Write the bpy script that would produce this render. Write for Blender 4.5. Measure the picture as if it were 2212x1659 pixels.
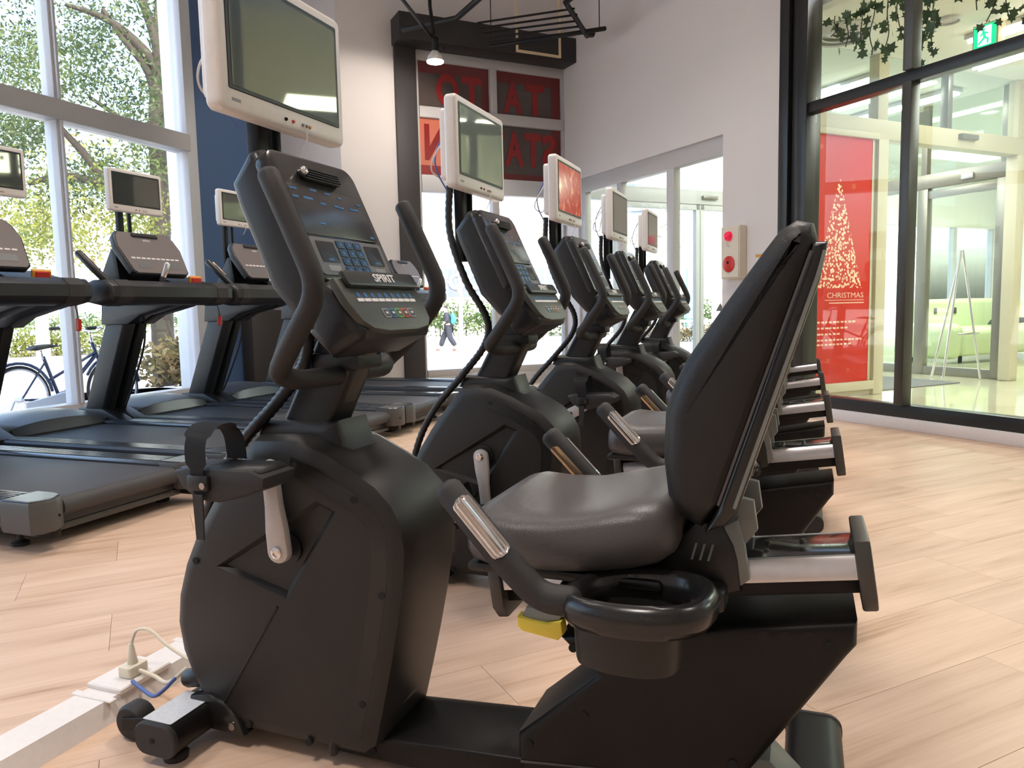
import bpy, bmesh, math, random
from mathutils import Vector, Matrix
PI = math.pi
S = bpy.context.scene
for o in list(bpy.data.objects):
    bpy.data.objects.remove(o, do_unlink=True)
COL = S.collection
random.seed(7)

# ------------------------------------------------------------------ camera
YAW, PITCH, ROLL, FPX, CAMZ = math.radians(21.13), math.radians(5.65), -0.02157, 1635.0, 0.97
fw = Vector((-math.sin(YAW) * math.cos(PITCH), math.cos(YAW) * math.cos(PITCH), -math.sin(PITCH)))
r0 = Vector((math.cos(YAW), math.sin(YAW), 0))
u0 = r0.cross(fw)
rr = math.cos(ROLL) * r0 + math.sin(ROLL) * u0
uu = -math.sin(ROLL) * r0 + math.cos(ROLL) * u0
cd = bpy.data.cameras.new('camera')
cam = bpy.data.objects.new('camera', cd)
COL.objects.link(cam)
cd.sensor_fit = 'HORIZONTAL'
cd.sensor_width = 36.0
cd.lens = FPX / 2212.0 * 36.0
cd.clip_start = 0.05
cd.clip_end = 400
m3 = Matrix((rr, uu, -fw)).transposed()
cam.matrix_world = Matrix.Translation((0, 0, CAMZ)) @ m3.to_4x4()
S.camera = cam

# ------------------------------------------------------------------ world, sun, exposure
S.view_settings.view_transform = 'Standard'
S.view_settings.look = 'None'
S.view_settings.gamma = 1.0
S.view_settings.use_curve_mapping = False
S.view_settings.exposure = 0.08
W = bpy.data.worlds.new('world')
S.world = W
W.use_nodes = True
wn = W.node_tree
for n in list(wn.nodes):
    wn.nodes.remove(n)
wo = wn.nodes.new('ShaderNodeOutputWorld')
wb = wn.nodes.new('ShaderNodeBackground')
ws = wn.nodes.new('ShaderNodeTexSky')
ws.sky_type = 'NISHITA'
ws.sun_disc = False
ws.sun_elevation = math.radians(42)
ws.sun_rotation = math.radians(130)
ws.air_density = 1.0
ws.dust_density = 5.0
ws.ozone_density = 1.0
wb.inputs['Strength'].default_value = 1.05
wn.links.new(ws.outputs[0], wb.inputs[0])
wn.links.new(wb.outputs[0], wo.inputs[0])

def light(name, kind, loc, energy, color=(1, 1, 1), size=1.0, size_y=None, rot=(0, 0, 0), **kw):
    d = bpy.data.lights.new(name, kind)
    d.energy = energy
    d.color = color
    if kind == 'AREA':
        d.shape = 'RECTANGLE'
        d.size = size
        d.size_y = size_y or size
    for k, v in kw.items():
        setattr(d, k, v)
    o = bpy.data.objects.new(name, d)
    o.location = loc
    o.rotation_euler = rot
    COL.objects.link(o)
    return o

sun = light('sun', 'SUN', (20, -20, 30), 4.0, (1.0, 0.93, 0.82), angle=math.radians(0.6))
sun.rotation_euler = Vector((-0.62, 0.50, -0.72)).to_track_quat('-Z', 'Y').to_euler()

# room grid: bikes and treadmills stand along X/Y, the walls of the corner run along A and B
AL = math.radians(47.25)
AV = Vector((-math.sin(AL), math.cos(AL), 0))
BV = Vector((math.cos(AL), math.sin(AL), 0))
def ab(a, b, z=0.0):
    return AV * a + BV * b + Vector((0, 0, z))

CEIL = 5.3
warm = (1.0, 0.90, 0.82)
for (lx, ly, e) in ((-1.2, -0.6, 46), (2.4, 1.4, 22), (-3.6, 1.2, 20), (-0.4, 3.4, 44), (-3.4, 4.2, 22), (-1.8, 5.8, 30)):
    light('ceiling_light', 'AREA', (lx, ly, CEIL - 0.35), e, warm, 0.7, 0.7, spread=math.radians(104))
# lobby and vestibule fluorescent light
for (a_, b_, e, zz) in ((3.0, 7.6, 70, 3.2), (0.2, 7.8, 80, 3.2), (7.1, 7.4, 60, 3.1), (7.4, 11.5, 150, 3.2)):
    p = ab(a_, b_, zz)
    light('lobby_light', 'AREA', p, e, (0.97, 1.0, 0.90), 1.6, 1.2, rot=(0, 0, AL))

# ------------------------------------------------------------------ mesh helpers
class MB:
    """collects geometry in one bmesh"""
    def __init__(s):
        s.bm = bmesh.new()
    def face(s, vs):
        try:
            return s.bm.faces.new(vs)
        except ValueError:
            return None
    def verts(s, pts):
        return [s.bm.verts.new(p) for p in pts]
    def box(s, x0, x1, y0, y1, z0, z1):
        v = s.verts([(x, y, z) for x in (x0, x1) for y in (y0, y1) for z in (z0, z1)])
        for q in ((0, 1, 3, 2), (4, 6, 7, 5), (0, 4, 5, 1), (2, 3, 7, 6), (0, 2, 6, 4), (1, 5, 7, 3)):
            s.face([v[i] for i in q])
        return s
    def rings(s, rings, cap0=True, cap1=True, closed=True):
        R = [s.verts(r) for r in rings]
        n = len(R[0])
        for i in range(len(R) - 1):
            for j in range(n if closed else n - 1):
                k = (j + 1) % n
                s.face([R[i][j], R[i][k], R[i + 1][k], R[i + 1][j]])
        if cap0: s.face(list(reversed(R[0])))
        if cap1: s.face(R[-1])
        return R
    def prism(s, poly, lo, hi, axis='y'):
        def P(p, t):
            if axis == 'y': return (p[0], t, p[1])
            if axis == 'x': return (t, p[0], p[1])
            return (p[0], p[1], t)
        s.rings([[P(p, lo) for p in poly], [P(p, hi) for p in poly]])
        return s
    def tube(s, pts, r, n=12, dome=True, flat=1.0):
        """round tube along a path; r a number or one per point; flat squashes it in z"""
        pts = [Vector(p) for p in pts]
        rs = r if isinstance(r, (list, tuple)) else [r] * len(pts)
        T = []
        for i in range(len(pts)):
            a = pts[max(0, i - 1)]; b = pts[min(len(pts) - 1, i + 1)]
            T.append((b - a).normalized())
        up = Vector((0, 0, 1)) if abs(T[0].z) < 0.9 else Vector((1, 0, 0))
        nrm = (up - T[0] * up.dot(T[0])).normalized()
        rings = []
        def ring(c, t, nn, rad):
            bn = t.cross(nn)
            return [c + (nn * math.cos(2 * PI * k / n) * flat + bn * math.sin(2 * PI * k / n)) * rad for k in range(n)]
        for i, p in enumerate(pts):
            nrm = (nrm - T[i] * nrm.dot(T[i])).normalized()
            if i == 0 and dome:
                rings.append(ring(p - T[0] * rs[0] * 0.55, T[0], nrm, rs[0] * 0.5))
                rings.append(ring(p - T[0] * rs[0] * 0.33, T[0], nrm, rs[0] * 0.85))
            rings.append(ring(p, T[i], nrm, rs[i]))
            if i == len(pts) - 1 and dome:
                rings.append(ring(p + T[i] * rs[i] * 0.33, T[i], nrm, rs[i] * 0.85))
                rings.append(ring(p + T[i] * rs[i] * 0.55, T[i], nrm, rs[i] * 0.5))
        s.rings(rings)
        return s
    def lathe(s, prof, n=20, c=(0, 0, 0), axis='z', closed=False):
        """prof = [(radius, height)...]"""
        def P(r, h, a):
            x, y = r * math.cos(a), r * math.sin(a)
            q = {'z': (x, y, h), 'y': (x, h, -y), 'x': (h, x, y)}[axis]
            return (q[0] + c[0], q[1] + c[1], q[2] + c[2])
        if closed:
            prof = list(prof) + [prof[0]]
        s.rings([[P(r, h, 2 * PI * k / n) for k in range(n)] for r, h in prof], not closed, not closed)
        if closed: bmesh.ops.remove_doubles(s.bm, verts=s.bm.verts[:], dist=1e-6)
        return s
    def slab(s, poly, y0, y1, edge=0.03, steps=3, axis='y'):
        """extruded outline with rounded rims (polygon shrinks towards both sides)"""
        rings = []
        for i in range(steps + 1):
            a = PI / 2 * i / steps
            rings.append((y0 + edge * (1 - math.sin(a)), edge * (1 - math.cos(a)) if True else 0))
        rings = [(y0 + edge * (1 - math.cos(PI / 2 * i / steps)), edge * (1 - math.sin(PI / 2 * i / steps))) for i in range(steps + 1)]
        rings += [(y0 + y1 - y, d) for y, d in reversed(rings)]
        def P(p, t):
            if axis == 'y': return (p[0], t, p[1])
            if axis == 'x': return (t, p[0], p[1])
            return (p[0], p[1], t)
        s.rings([[P(p, y) for p in inset(poly, d)] for y, d in rings])
        return s
    def done(s, name, mat, parent=None, bevel=0.0, seg=2, smooth=38, loc=None, rot=None, kind=None, label=None):
        bmesh.ops.recalc_face_normals(s.bm, faces=s.bm.faces)
        if bevel:
            es = [e for e in s.bm.edges if len(e.link_faces) == 2 and e.calc_face_angle(0) > math.radians(28)]
            bmesh.ops.bevel(s.bm, geom=es, offset=bevel, segments=seg, profile=0.5, affect='EDGES', clamp_overlap=True)
        me = bpy.data.meshes.new(name)
        s.bm.to_mesh(me)
        s.bm.free()
        if smooth:
            me.polygons.foreach_set('use_smooth', [True] * len(me.polygons))
            me.set_sharp_from_angle(angle=math.radians(smooth))
        me.materials.append(M[mat] if isinstance(mat, str) else mat)
        o = bpy.data.objects.new(name, me)
        COL.objects.link(o)
        if parent: o.parent = parent
        if loc: o.location = loc
        if rot: o.rotation_euler = rot
        if kind: o['kind'] = kind
        if label: o['label'] = label
        return o

def inset(poly, d):
    """shrink a closed polygon by d (works for either winding)"""
    if d == 0: return list(poly)
    n = len(poly)
    area = sum(poly[i][0] * poly[(i + 1) % n][1] - poly[(i + 1) % n][0] * poly[i][1] for i in range(n))
    sg = 1 if area > 0 else -1
    out = []
    for i in range(n):
        p0, p1, p2 = Vector(poly[i - 1]), Vector(poly[i]), Vector(poly[(i + 1) % n])
        e1 = (p1 - p0).normalized(); e2 = (p2 - p1).normalized()
        n1 = Vector((-e1.y, e1.x)) * sg; n2 = Vector((-e2.y, e2.x)) * sg
        m = (n1 + n2)
        k = max(0.5, 1 + n1.dot(n2))
        q = p1 + m * (d / k)
        out.append((q.x, q.y))
    return out

def rrect(x0, x1, y0, y1, r, n=4):
    out = []
    for cx, cy, a0 in ((x1 - r, y1 - r, 0), (x0 + r, y1 - r, PI / 2), (x0 + r, y0 + r, PI), (x1 - r, y0 + r, 1.5 * PI)):
        for k in range(n + 1):
            a = a0 + PI / 2 * k / n
            out.append((cx + r * math.cos(a), cy + r * math.sin(a)))
    return out

def spline(pts, n=6):
    """Catmull-Rom through the points"""
    P = [Vector(p) for p in pts]
    out = []
    for i in range(len(P) - 1):
        p0 = P[max(0, i - 1)]; p1 = P[i]; p2 = P[i + 1]; p3 = P[min(len(P) - 1, i + 2)]
        for k in range(n):
            t = k / n
            out.append(0.5 * ((2 * p1) + (p2 - p0) * t + (2 * p0 - 5 * p1 + 4 * p2 - p3) * t * t + (3 * p1 - p0 - 3 * p2 + p3) * t ** 3))
    out.append(P[-1])
    return out

def fillet(pts, r, n=5):
    """polyline with rounded corners"""
    P = [Vector(p) for p in pts]
    out = [P[0]]
    for i in range(1, len(P) - 1):
        a, b, c = P[i - 1], P[i], P[i + 1]
        rad = min(r, (a - b).length * 0.49, (c - b).length * 0.49)
        s_, e_ = b + (a - b).normalized() * rad, b + (c - b).normalized() * rad
        for k in range(n + 1):
            t = k / n
            out.append((1 - t) ** 2 * s_ + 2 * t * (1 - t) * b + t * t * e_)
    out.append(P[-1])
    return out

def tag(o, label, cat, group=None):
    o['label'] = label
    o['category'] = cat
    if group: o['group'] = group
    return o

def empty(name, label, cat, loc=(0, 0, 0), rz=0.0, group=None):
    o = bpy.data.objects.new(name, None)
    o.empty_display_size = 0.1
    COL.objects.link(o)
    o.location = loc
    o.rotation_euler = (0, 0, rz)
    return tag(o, label, cat, group)

def copy_tree(o, parent=None):
    c = o.copy()
    COL.objects.link(c)
    c.parent = parent
    for ch in list(o.children):
        copy_tree(ch, c)
    return c

def struct(o):
    o['kind'] = 'structure'
    return o

def text(name, body, mat, size, parent, mtx, depth=0.0008, mirror=False, spacing=1.0, offset=0.0, width=None):
    cu = bpy.data.curves.new(name, 'FONT')
    cu.body = body
    cu.size = size
    cu.align_x = 'CENTER'
    cu.align_y = 'CENTER'
    cu.extrude = depth
    cu.offset = offset
    cu.space_character = spacing
    cu.resolution_u = 3
    t = bpy.data.objects.new(name, cu)
    COL.objects.link(t)
    dg = bpy.context.evaluated_depsgraph_get()
    me = bpy.data.meshes.new_from_object(t.evaluated_get(dg))
    bpy.data.objects.remove(t)
    bpy.data.curves.remove(cu)
    xs = [v.co.x for v in me.vertices]
    sx = 1.0
    if width and xs: sx = width / (max(xs) - min(xs))
    if mirror: sx = -sx
    me.transform(Matrix.Diagonal((sx, 1, 1, 1)))
    if mirror: me.flip_normals()
    me.materials.clear()
    me.materials.append(M[mat])
    o = bpy.data.objects.new(name, me)
    COL.objects.link(o)
    o.parent = parent
    o.matrix_local = mtx
    return o

def frame_mtx(origin, xaxis, yaxis):
    x = Vector(xaxis).normalized()
    y = Vector(yaxis); y = (y - x * y.dot(x)).normalized()
    z = x.cross(y)
    m = Matrix((x, y, z)).transposed().to_4x4()
    m.translation = Vector(origin)
    return m

# ------------------------------------------------------------------ materials
M = {}
def nmat(name):
    m = bpy.data.materials.new(name)
    m.use_nodes = True
    nt = m.node_tree
    b = nt.nodes['Principled BSDF']
    M[name] = m
    return m, nt, b

def pm(name, col, rough=0.5, metal=0.0, spec=0.5, var=0.06, scale=60.0, bump=0.0, emit=None, estr=0.0, coat=0.0, sss=0.0, trans=0.0):
    m, nt, b = nmat(name)
    tc = nt.nodes.new('ShaderNodeTexCoord')
    nz = nt.nodes.new('ShaderNodeTexNoise')
    nz.inputs['Scale'].default_value = scale
    nz.inputs['Detail'].default_value = 3
    nt.links.new(tc.outputs['Object'], nz.inputs['Vector'])
    mp = nt.nodes.new('ShaderNodeMapRange')
    mp.inputs['To Min'].default_value = 1 - var
    mp.inputs['To Max'].default_value = 1 + var
    nt.links.new(nz.outputs['Fac'], mp.inputs['Value'])
    mx = nt.nodes.new('ShaderNodeVectorMath'); mx.operation = 'SCALE'
    mx.inputs[0].default_value = col[:3]
    nt.links.new(mp.outputs[0], mx.inputs['Scale'])
    nt.links.new(mx.outputs[0], b.inputs['Base Color'])
    b.inputs['Roughness'].default_value = rough
    b.inputs['Metallic'].default_value = metal
    b.inputs['Specular IOR Level'].default_value = spec
    b.inputs['Coat Weight'].default_value = coat
    b.inputs['Transmission Weight'].default_value = trans
    if bump:
        bp = nt.nodes.new('ShaderNodeBump')
        bp.inputs['Strength'].default_value = bump
        bp.inputs['Distance'].default_value = 0.002
        nt.links.new(nz.outputs['Fac'], bp.inputs['Height'])
        nt.links.new(bp.outputs[0], b.inputs['Normal'])
    if emit:
        b.inputs['Emission Color'].default_value = (*emit, 1)
        b.inputs['Emission Strength'].default_value = estr
    return m

pm('shroud', (0.0165, 0.0155, 0.0145), 0.42, spec=0.42, bump=0.15, scale=900)
pm('shroud_gloss', (0.014, 0.0135, 0.0135), 0.24)
pm('frame_black', (0.0065, 0.006, 0.006), 0.42, spec=0.28, bump=0.1, scale=500)
pm('plastic_dark', (0.011, 0.011, 0.0115), 0.38)
pm('rubber', (0.021, 0.0195, 0.0195), 0.62, bump=0.25, scale=700)
pm('hole', (0.004, 0.004, 0.004), 0.8)
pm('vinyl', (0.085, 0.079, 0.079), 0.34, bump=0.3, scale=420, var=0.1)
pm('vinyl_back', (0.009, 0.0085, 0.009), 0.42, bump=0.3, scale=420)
pm('console_grey', (0.028, 0.030, 0.028), 0.34)
pm('console_face', (0.020, 0.020, 0.021), 0.22)
pm('console_panel', (0.15, 0.155, 0.16), 0.3)
pm('console_green', (0.060, 0.064, 0.055), 0.42)
pm('key_blue', (0.02, 0.055, 0.11), 0.35)
pm('print_blue', (0.035, 0.15, 0.35), 0.4)
pm('print_white', (0.75, 0.72, 0.72), 0.45)
pm('print_red', (0.65, 0.06, 0.04), 0.4)
pm('print_green', (0.12, 0.36, 0.06), 0.4)
pm('print_grey', (0.28, 0.28, 0.28), 0.4)
pm('print_orange', (0.75, 0.33, 0.04), 0.4)
pm('silver_plastic', (0.52, 0.49, 0.47), 0.38, metal=0.25)
pm('aluminium', (0.72, 0.70, 0.71), 0.30, metal=0.85)
pm('chrome', (0.78, 0.76, 0.75), 0.12, metal=1.0)
pm('gold_plate', (0.62, 0.45, 0.28), 0.25, metal=0.8)
pm('white_plastic', (0.80, 0.76, 0.73), 0.32)
pm('ivory_plastic', (0.74, 0.68, 0.55), 0.4)
pm('yellow', (0.86, 0.68, 0.08), 0.4)
pm('label_white', (0.66, 0.68, 0.70), 0.4, var=0.2, scale=140)
pm('lamp_white', (1, 1, 1), 0.4, emit=(1, 0.95, 0.88), estr=30)
pm('rail_black', (0.020, 0.020, 0.020), 0.12)
pm('carriage_grey', (0.20, 0.215, 0.205), 0.35)
pm('blue_cable', (0.10, 0.16, 0.42), 0.5)
pm('white_cable', (0.74, 0.70, 0.68), 0.5)
pm('belt', (0.050, 0.048, 0.050), 0.55, bump=0.4, scale=500)
pm('tread_side', (0.085, 0.093, 0.105), 0.26, metal=0.4)
pm('tread_cap', (0.075, 0.072, 0.070), 0.42)
pm('tread_hood', (0.075, 0.080, 0.088), 0.36)
pm('tread_body', (0.014, 0.014, 0.0155), 0.42)
pm('tread_face', (0.165, 0.140, 0.135), 0.42)
pm('red_plastic', (0.60, 0.03, 0.02), 0.3)
pm('red_lamp', (0.70, 0.01, 0.06), 0.12, emit=(1, 0.02, 0.08), estr=0.35)

pm('wall_white', (0.74, 0.695, 0.675), 0.75, var=0.02, scale=3, bump=0.05)
pm('wall_blue', (0.068, 0.130, 0.265), 0.7, var=0.03, scale=3)
pm('wall_dark', (0.045, 0.040, 0.040), 0.6, var=0.05)
pm('wall_black', (0.018, 0.017, 0.017), 0.5)
pm('dark_brown', (0.055, 0.046, 0.042), 0.55)
pm('ceiling_white', (0.72, 0.68, 0.66), 0.8, var=0.02)
pm('frame_white', (0.62, 0.62, 0.64), 0.4)
pm('frame_grey', (0.52, 0.50, 0.50), 0.42)
pm('pillar_white', (0.80, 0.80, 0.80), 0.6, var=0.03, scale=5)
pm('frame_dark', (0.018, 0.018, 0.018), 0.32)
pm('frame_bronze', (0.058, 0.055, 0.050), 0.35)
pm('baseboard', (0.80, 0.78, 0.80), 0.25)
pm('beige', (0.66, 0.60, 0.46), 0.45, var=0.03)
pm('steel_frame', (0.30, 0.28, 0.25), 0.36, metal=0.5)
pm('lobby_wall', (0.82, 0.83, 0.77), 0.7, var=0.02)
pm('lobby_floor', (0.70, 0.66, 0.48), 0.08, var=0.05, scale=1.2)
pm('mat_grey', (0.20, 0.20, 0.20), 0.9, var=0.15, scale=200)
pm('sofa_green', (0.60, 0.68, 0.42), 0.8, var=0.06, scale=20)
pm('sofa_cushion', (0.03, 0.04, 0.045), 0.6)
pm('tube_light', (1, 1, 1), 0.4, emit=(0.97, 1.0, 0.92), estr=22)
pm('exit_green', (0.0, 0.5, 0.25), 0.4, emit=(0.0, 0.72, 0.36), estr=1.0)
pm('exit_white', (0.8, 0.9, 0.9), 0.4, emit=(0.75, 0.95, 0.95), estr=1.0)
pm('wood_pale', (0.66, 0.52, 0.33), 0.5)
pm('pavement', (0.55, 0.54, 0.53), 0.9, var=0.12, scale=1.5)
pm('asphalt', (0.34, 0.34, 0.35), 0.9, var=0.1, scale=2)
pm('road_white', (0.85, 0.85, 0.85), 0.8)
pm('kerb', (0.52, 0.52, 0.50), 0.85)
pm('rail_white', (0.75, 0.77, 0.80), 0.45)
pm('bark', (0.026, 0.020, 0.016), 0.85, var=0.3, scale=25, bump=0.6)
pm('bark_pale', (0.36, 0.32, 0.28), 0.85, var=0.25, scale=25)
pm('bld_white', (0.80, 0.80, 0.78), 0.8, var=0.04, scale=0.5)
pm('bld_grey', (0.52, 0.55, 0.58), 0.8, var=0.04, scale=0.5)
pm('bld_window', (0.22, 0.30, 0.38), 0.15)
pm('bld_sign', (0.10, 0.12, 0.17), 0.5)
pm('brick_brown', (0.35, 0.20, 0.13), 0.8)
pm('cyan_paint', (0.20, 0.62, 0.62), 0.5)
pm('flag_red', (0.75, 0.10, 0.08), 0.7)
pm('skin', (0.62, 0.36, 0.26), 0.55)
pm('hair', (0.02, 0.017, 0.015), 0.5)
pm('cloth_navy', (0.016, 0.019, 0.034), 0.85, var=0.2, scale=30)
pm('cloth_white', (0.78, 0.78, 0.80), 0.85)
pm('cloth_teal', (0.03, 0.20, 0.26), 0.7)
pm('shoe_red', (0.50, 0.06, 0.05), 0.6)
pm('bike_blue', (0.05, 0.07, 0.13), 0.3, metal=0.4)
pm('leaf_ivy', (0.050, 0.100, 0.040), 0.5, var=0.45, scale=9)

def leafmat(name, c1, c2, scale):
    m, nt, b = nmat(name)
    oi = nt.nodes.new('ShaderNodeTexCoord')
    nz = nt.nodes.new('ShaderNodeTexNoise'); nz.inputs['Scale'].default_value = scale
    nt.links.new(oi.outputs['Object'], nz.inputs['Vector'])
    cr = nt.nodes.new('ShaderNodeValToRGB')
    cr.color_ramp.elements[0].color = (*c1, 1); cr.color_ramp.elements[0].position = 0.36
    cr.color_ramp.elements[1].color = (*c2, 1); cr.color_ramp.elements[1].position = 0.66
    nt.links.new(nz.outputs['Fac'], cr.inputs[0])
    nt.links.new(cr.outputs[0], b.inputs['Base Color'])
    b.inputs['Roughness'].default_value = 0.55
    tr = nt.nodes.new('ShaderNodeBsdfTranslucent')
    nt.links.new(cr.outputs[0], tr.inputs[0])
    mx = nt.nodes.new('ShaderNodeMixShader'); mx.inputs[0].default_value = 0.45
    out = nt.nodes['Material Output']
    nt.links.new(b.outputs[0], mx.inputs[1]); nt.links.new(tr.outputs[0], mx.inputs[2])
    nt.links.new(mx.outputs[0], out.inputs[0])
leafmat('leaf_tree', (0.020, 0.042, 0.020), (0.085, 0.12, 0.035), 0.55)
leafmat('leaf_yellow', (0.11, 0.15, 0.03), (0.26, 0.26, 0.05), 0.8)
leafmat('leaf_hedge', (0.05, 0.10, 0.03), (0.13, 0.20, 0.06), 1.2)
leafmat('leaf_brown', (0.08, 0.085, 0.035), (0.18, 0.13, 0.065), 2.0)

def glassmat(name, tint=(0.96, 0.98, 0.97), refl=1.0):
    m, nt, b = nmat(name)
    nt.nodes.remove(b)
    t = nt.nodes.new('ShaderNodeBsdfTransparent'); t.inputs[0].default_value = (*tint, 1)
    g = nt.nodes.new('ShaderNodeBsdfGlossy'); g.inputs['Roughness'].default_value = 0.01
    f = nt.nodes.new('ShaderNodeLayerWeight'); f.inputs[0].default_value = 0.5
    pw = nt.nodes.new('ShaderNodeMath'); pw.operation = 'POWER'; pw.inputs[1].default_value = 5.0
    k = nt.nodes.new('ShaderNodeMath'); k.operation = 'MULTIPLY_ADD'; k.inputs[1].default_value = 0.9 * refl; k.inputs[2].default_value = 0.035 * refl
    mx = nt.nodes.new('ShaderNodeMixShader')
    nt.links.new(f.outputs['Facing'], pw.inputs[0]); nt.links.new(pw.outputs[0], k.inputs[0]); nt.links.new(k.outputs[0], mx.inputs[0])
    nt.links.new(t.outputs[0], mx.inputs[1]); nt.links.new(g.outputs[0], mx.inputs[2])
    nt.links.new(mx.outputs[0], nt.nodes['Material Output'].inputs[0])
glassmat('glass')
glassmat('glass_green', (0.955, 0.985, 0.96))

def screenmat():
    m, nt, b = nmat('screen')
    b.inputs['Base Color'].default_value = (0.012, 0.012, 0.012, 1)
    b.inputs['Roughness'].default_value = 0.3
    g = nt.nodes.new('ShaderNodeBsdfGlossy'); g.inputs['Roughness'].default_value = 0.03
    g.inputs[0].default_value = (0.80, 0.78, 0.62, 1)
    f = nt.nodes.new('ShaderNodeFresnel'); f.inputs[0].default_value = 2.3
    mx = nt.nodes.new('ShaderNodeMixShader')
    nt.links.new(f.outputs[0], mx.inputs[0])
    nt.links.new(b.outputs[0], mx.inputs[1]); nt.links.new(g.outputs[0], mx.inputs[2])
    nt.links.new(mx.outputs[0], nt.nodes['Material Output'].inputs[0])
screenmat()

def ribbed(name, col, axis, scale, rough, metal):
    """brushed / ribbed surface with lines running along one axis"""
    m, nt, b = nmat(name)
    tc = nt.nodes.new('ShaderNodeTexCoord')
    w = nt.nodes.new('ShaderNodeTexWave'); w.wave_type = 'BANDS'; w.bands_direction = axis
    w.inputs['Scale'].default_value = scale
    nt.links.new(tc.outputs['Object'], w.inputs['Vector'])
    bp = nt.nodes.new('ShaderNodeBump'); bp.inputs['Strength'].default_value = 0.8; bp.inputs['Distance'].default_value = 0.002
    nt.links.new(w.outputs['Fac'], bp.inputs['Height']); nt.links.new(bp.outputs[0], b.inputs['Normal'])
    b.inputs['Base Color'].default_value = (*col, 1)
    b.inputs['Roughness'].default_value = rough
    b.inputs['Metallic'].default_value = metal
ribbed('tread_rail', (0.10, 0.115, 0.135), 'Y', 26, 0.28, 0.4)
ribbed('hose', (0.018, 0.018, 0.018), 'Z', 30, 0.4, 0.0)

def woodfloor():
    m, nt, b = nmat('plank_wood')
    tc = nt.nodes.new('ShaderNodeTexCoord')
    oi = nt.nodes.new('ShaderNodeObjectInfo')
    cb = nt.nodes.new('ShaderNodeVectorMath'); cb.operation = 'SCALE'; cb.inputs['Scale'].default_value = 37.0
    comb = nt.nodes.new('ShaderNodeCombineXYZ')
    for i in range(3): nt.links.new(oi.outputs['Random'], comb.inputs[i])
    nt.links.new(comb.outputs[0], cb.inputs[0])
    ad = nt.nodes.new('ShaderNodeVectorMath'); ad.operation = 'ADD'
    nt.links.new(tc.outputs['Object'], ad.inputs[0]); nt.links.new(cb.outputs[0], ad.inputs[1])
    mp = nt.nodes.new('ShaderNodeMapping'); mp.inputs['Scale'].default_value = (0.8, 8.0, 1.0)
    nt.links.new(ad.outputs[0], mp.inputs[0])
    n1 = nt.nodes.new('ShaderNodeTexNoise'); n1.inputs['Scale'].default_value = 1.6; n1.inputs['Detail'].default_value = 4; n1.inputs['Distortion'].default_value = 0.6
    nt.links.new(mp.outputs[0], n1.inputs['Vector'])
    mp2 = nt.nodes.new('ShaderNodeMapping'); mp2.inputs['Scale'].default_value = (2.0, 60.0, 1.0)
    nt.links.new(ad.outputs[0], mp2.inputs[0])
    n2 = nt.nodes.new('ShaderNodeTexNoise'); n2.inputs['Scale'].default_value = 1.5; n2.inputs['Detail'].default_value = 3
    nt.links.new(mp2.outputs[0], n2.inputs['Vector'])
    mixf = nt.nodes.new('ShaderNodeMath'); mixf.operation = 'MULTIPLY_ADD'; mixf.inputs[1].default_value = 0.3
    nt.links.new(n2.outputs['Fac'], mixf.inputs[0])
    s1 = nt.nodes.new('ShaderNodeMath'); s1.operation = 'MULTIPLY'; s1.inputs[1].default_value = 0.75
    nt.links.new(n1.outputs['Fac'], s1.inputs[0]); nt.links.new(s1.outputs[0], mixf.inputs[2])
    cr = nt.nodes.new('ShaderNodeValToRGB')
    e = cr.color_ramp.elements
    e[0].position = 0.30; e[0].color = (0.44, 0.28, 0.185, 1)
    e[1].position = 0.66; e[1].color = (0.72, 0.530, 0.405, 1)
    k = e.new(0.46); k.color = (0.63, 0.445, 0.325, 1)
    nt.links.new(mixf.outputs[0], cr.inputs[0])
    hv = nt.nodes.new('ShaderNodeHueSaturation')
    mr = nt.nodes.new('ShaderNodeMapRange'); mr.inputs['To Min'].default_value = 0.95; mr.inputs['To Max'].default_value = 1.05
    nt.links.new(oi.outputs['Random'], mr.inputs['Value']); nt.links.new(mr.outputs[0], hv.inputs['Value'])
    nt.links.new(cr.outputs[0], hv.inputs['Color'])
    nt.links.new(hv.outputs[0], b.inputs['Base Color'])
    b.inputs['Roughness'].default_value = 0.42
    b.inputs['Specular IOR Level'].default_value = 0.35
woodfloor()
pm('floor_base', (0.36, 0.24, 0.16), 0.7)

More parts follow.
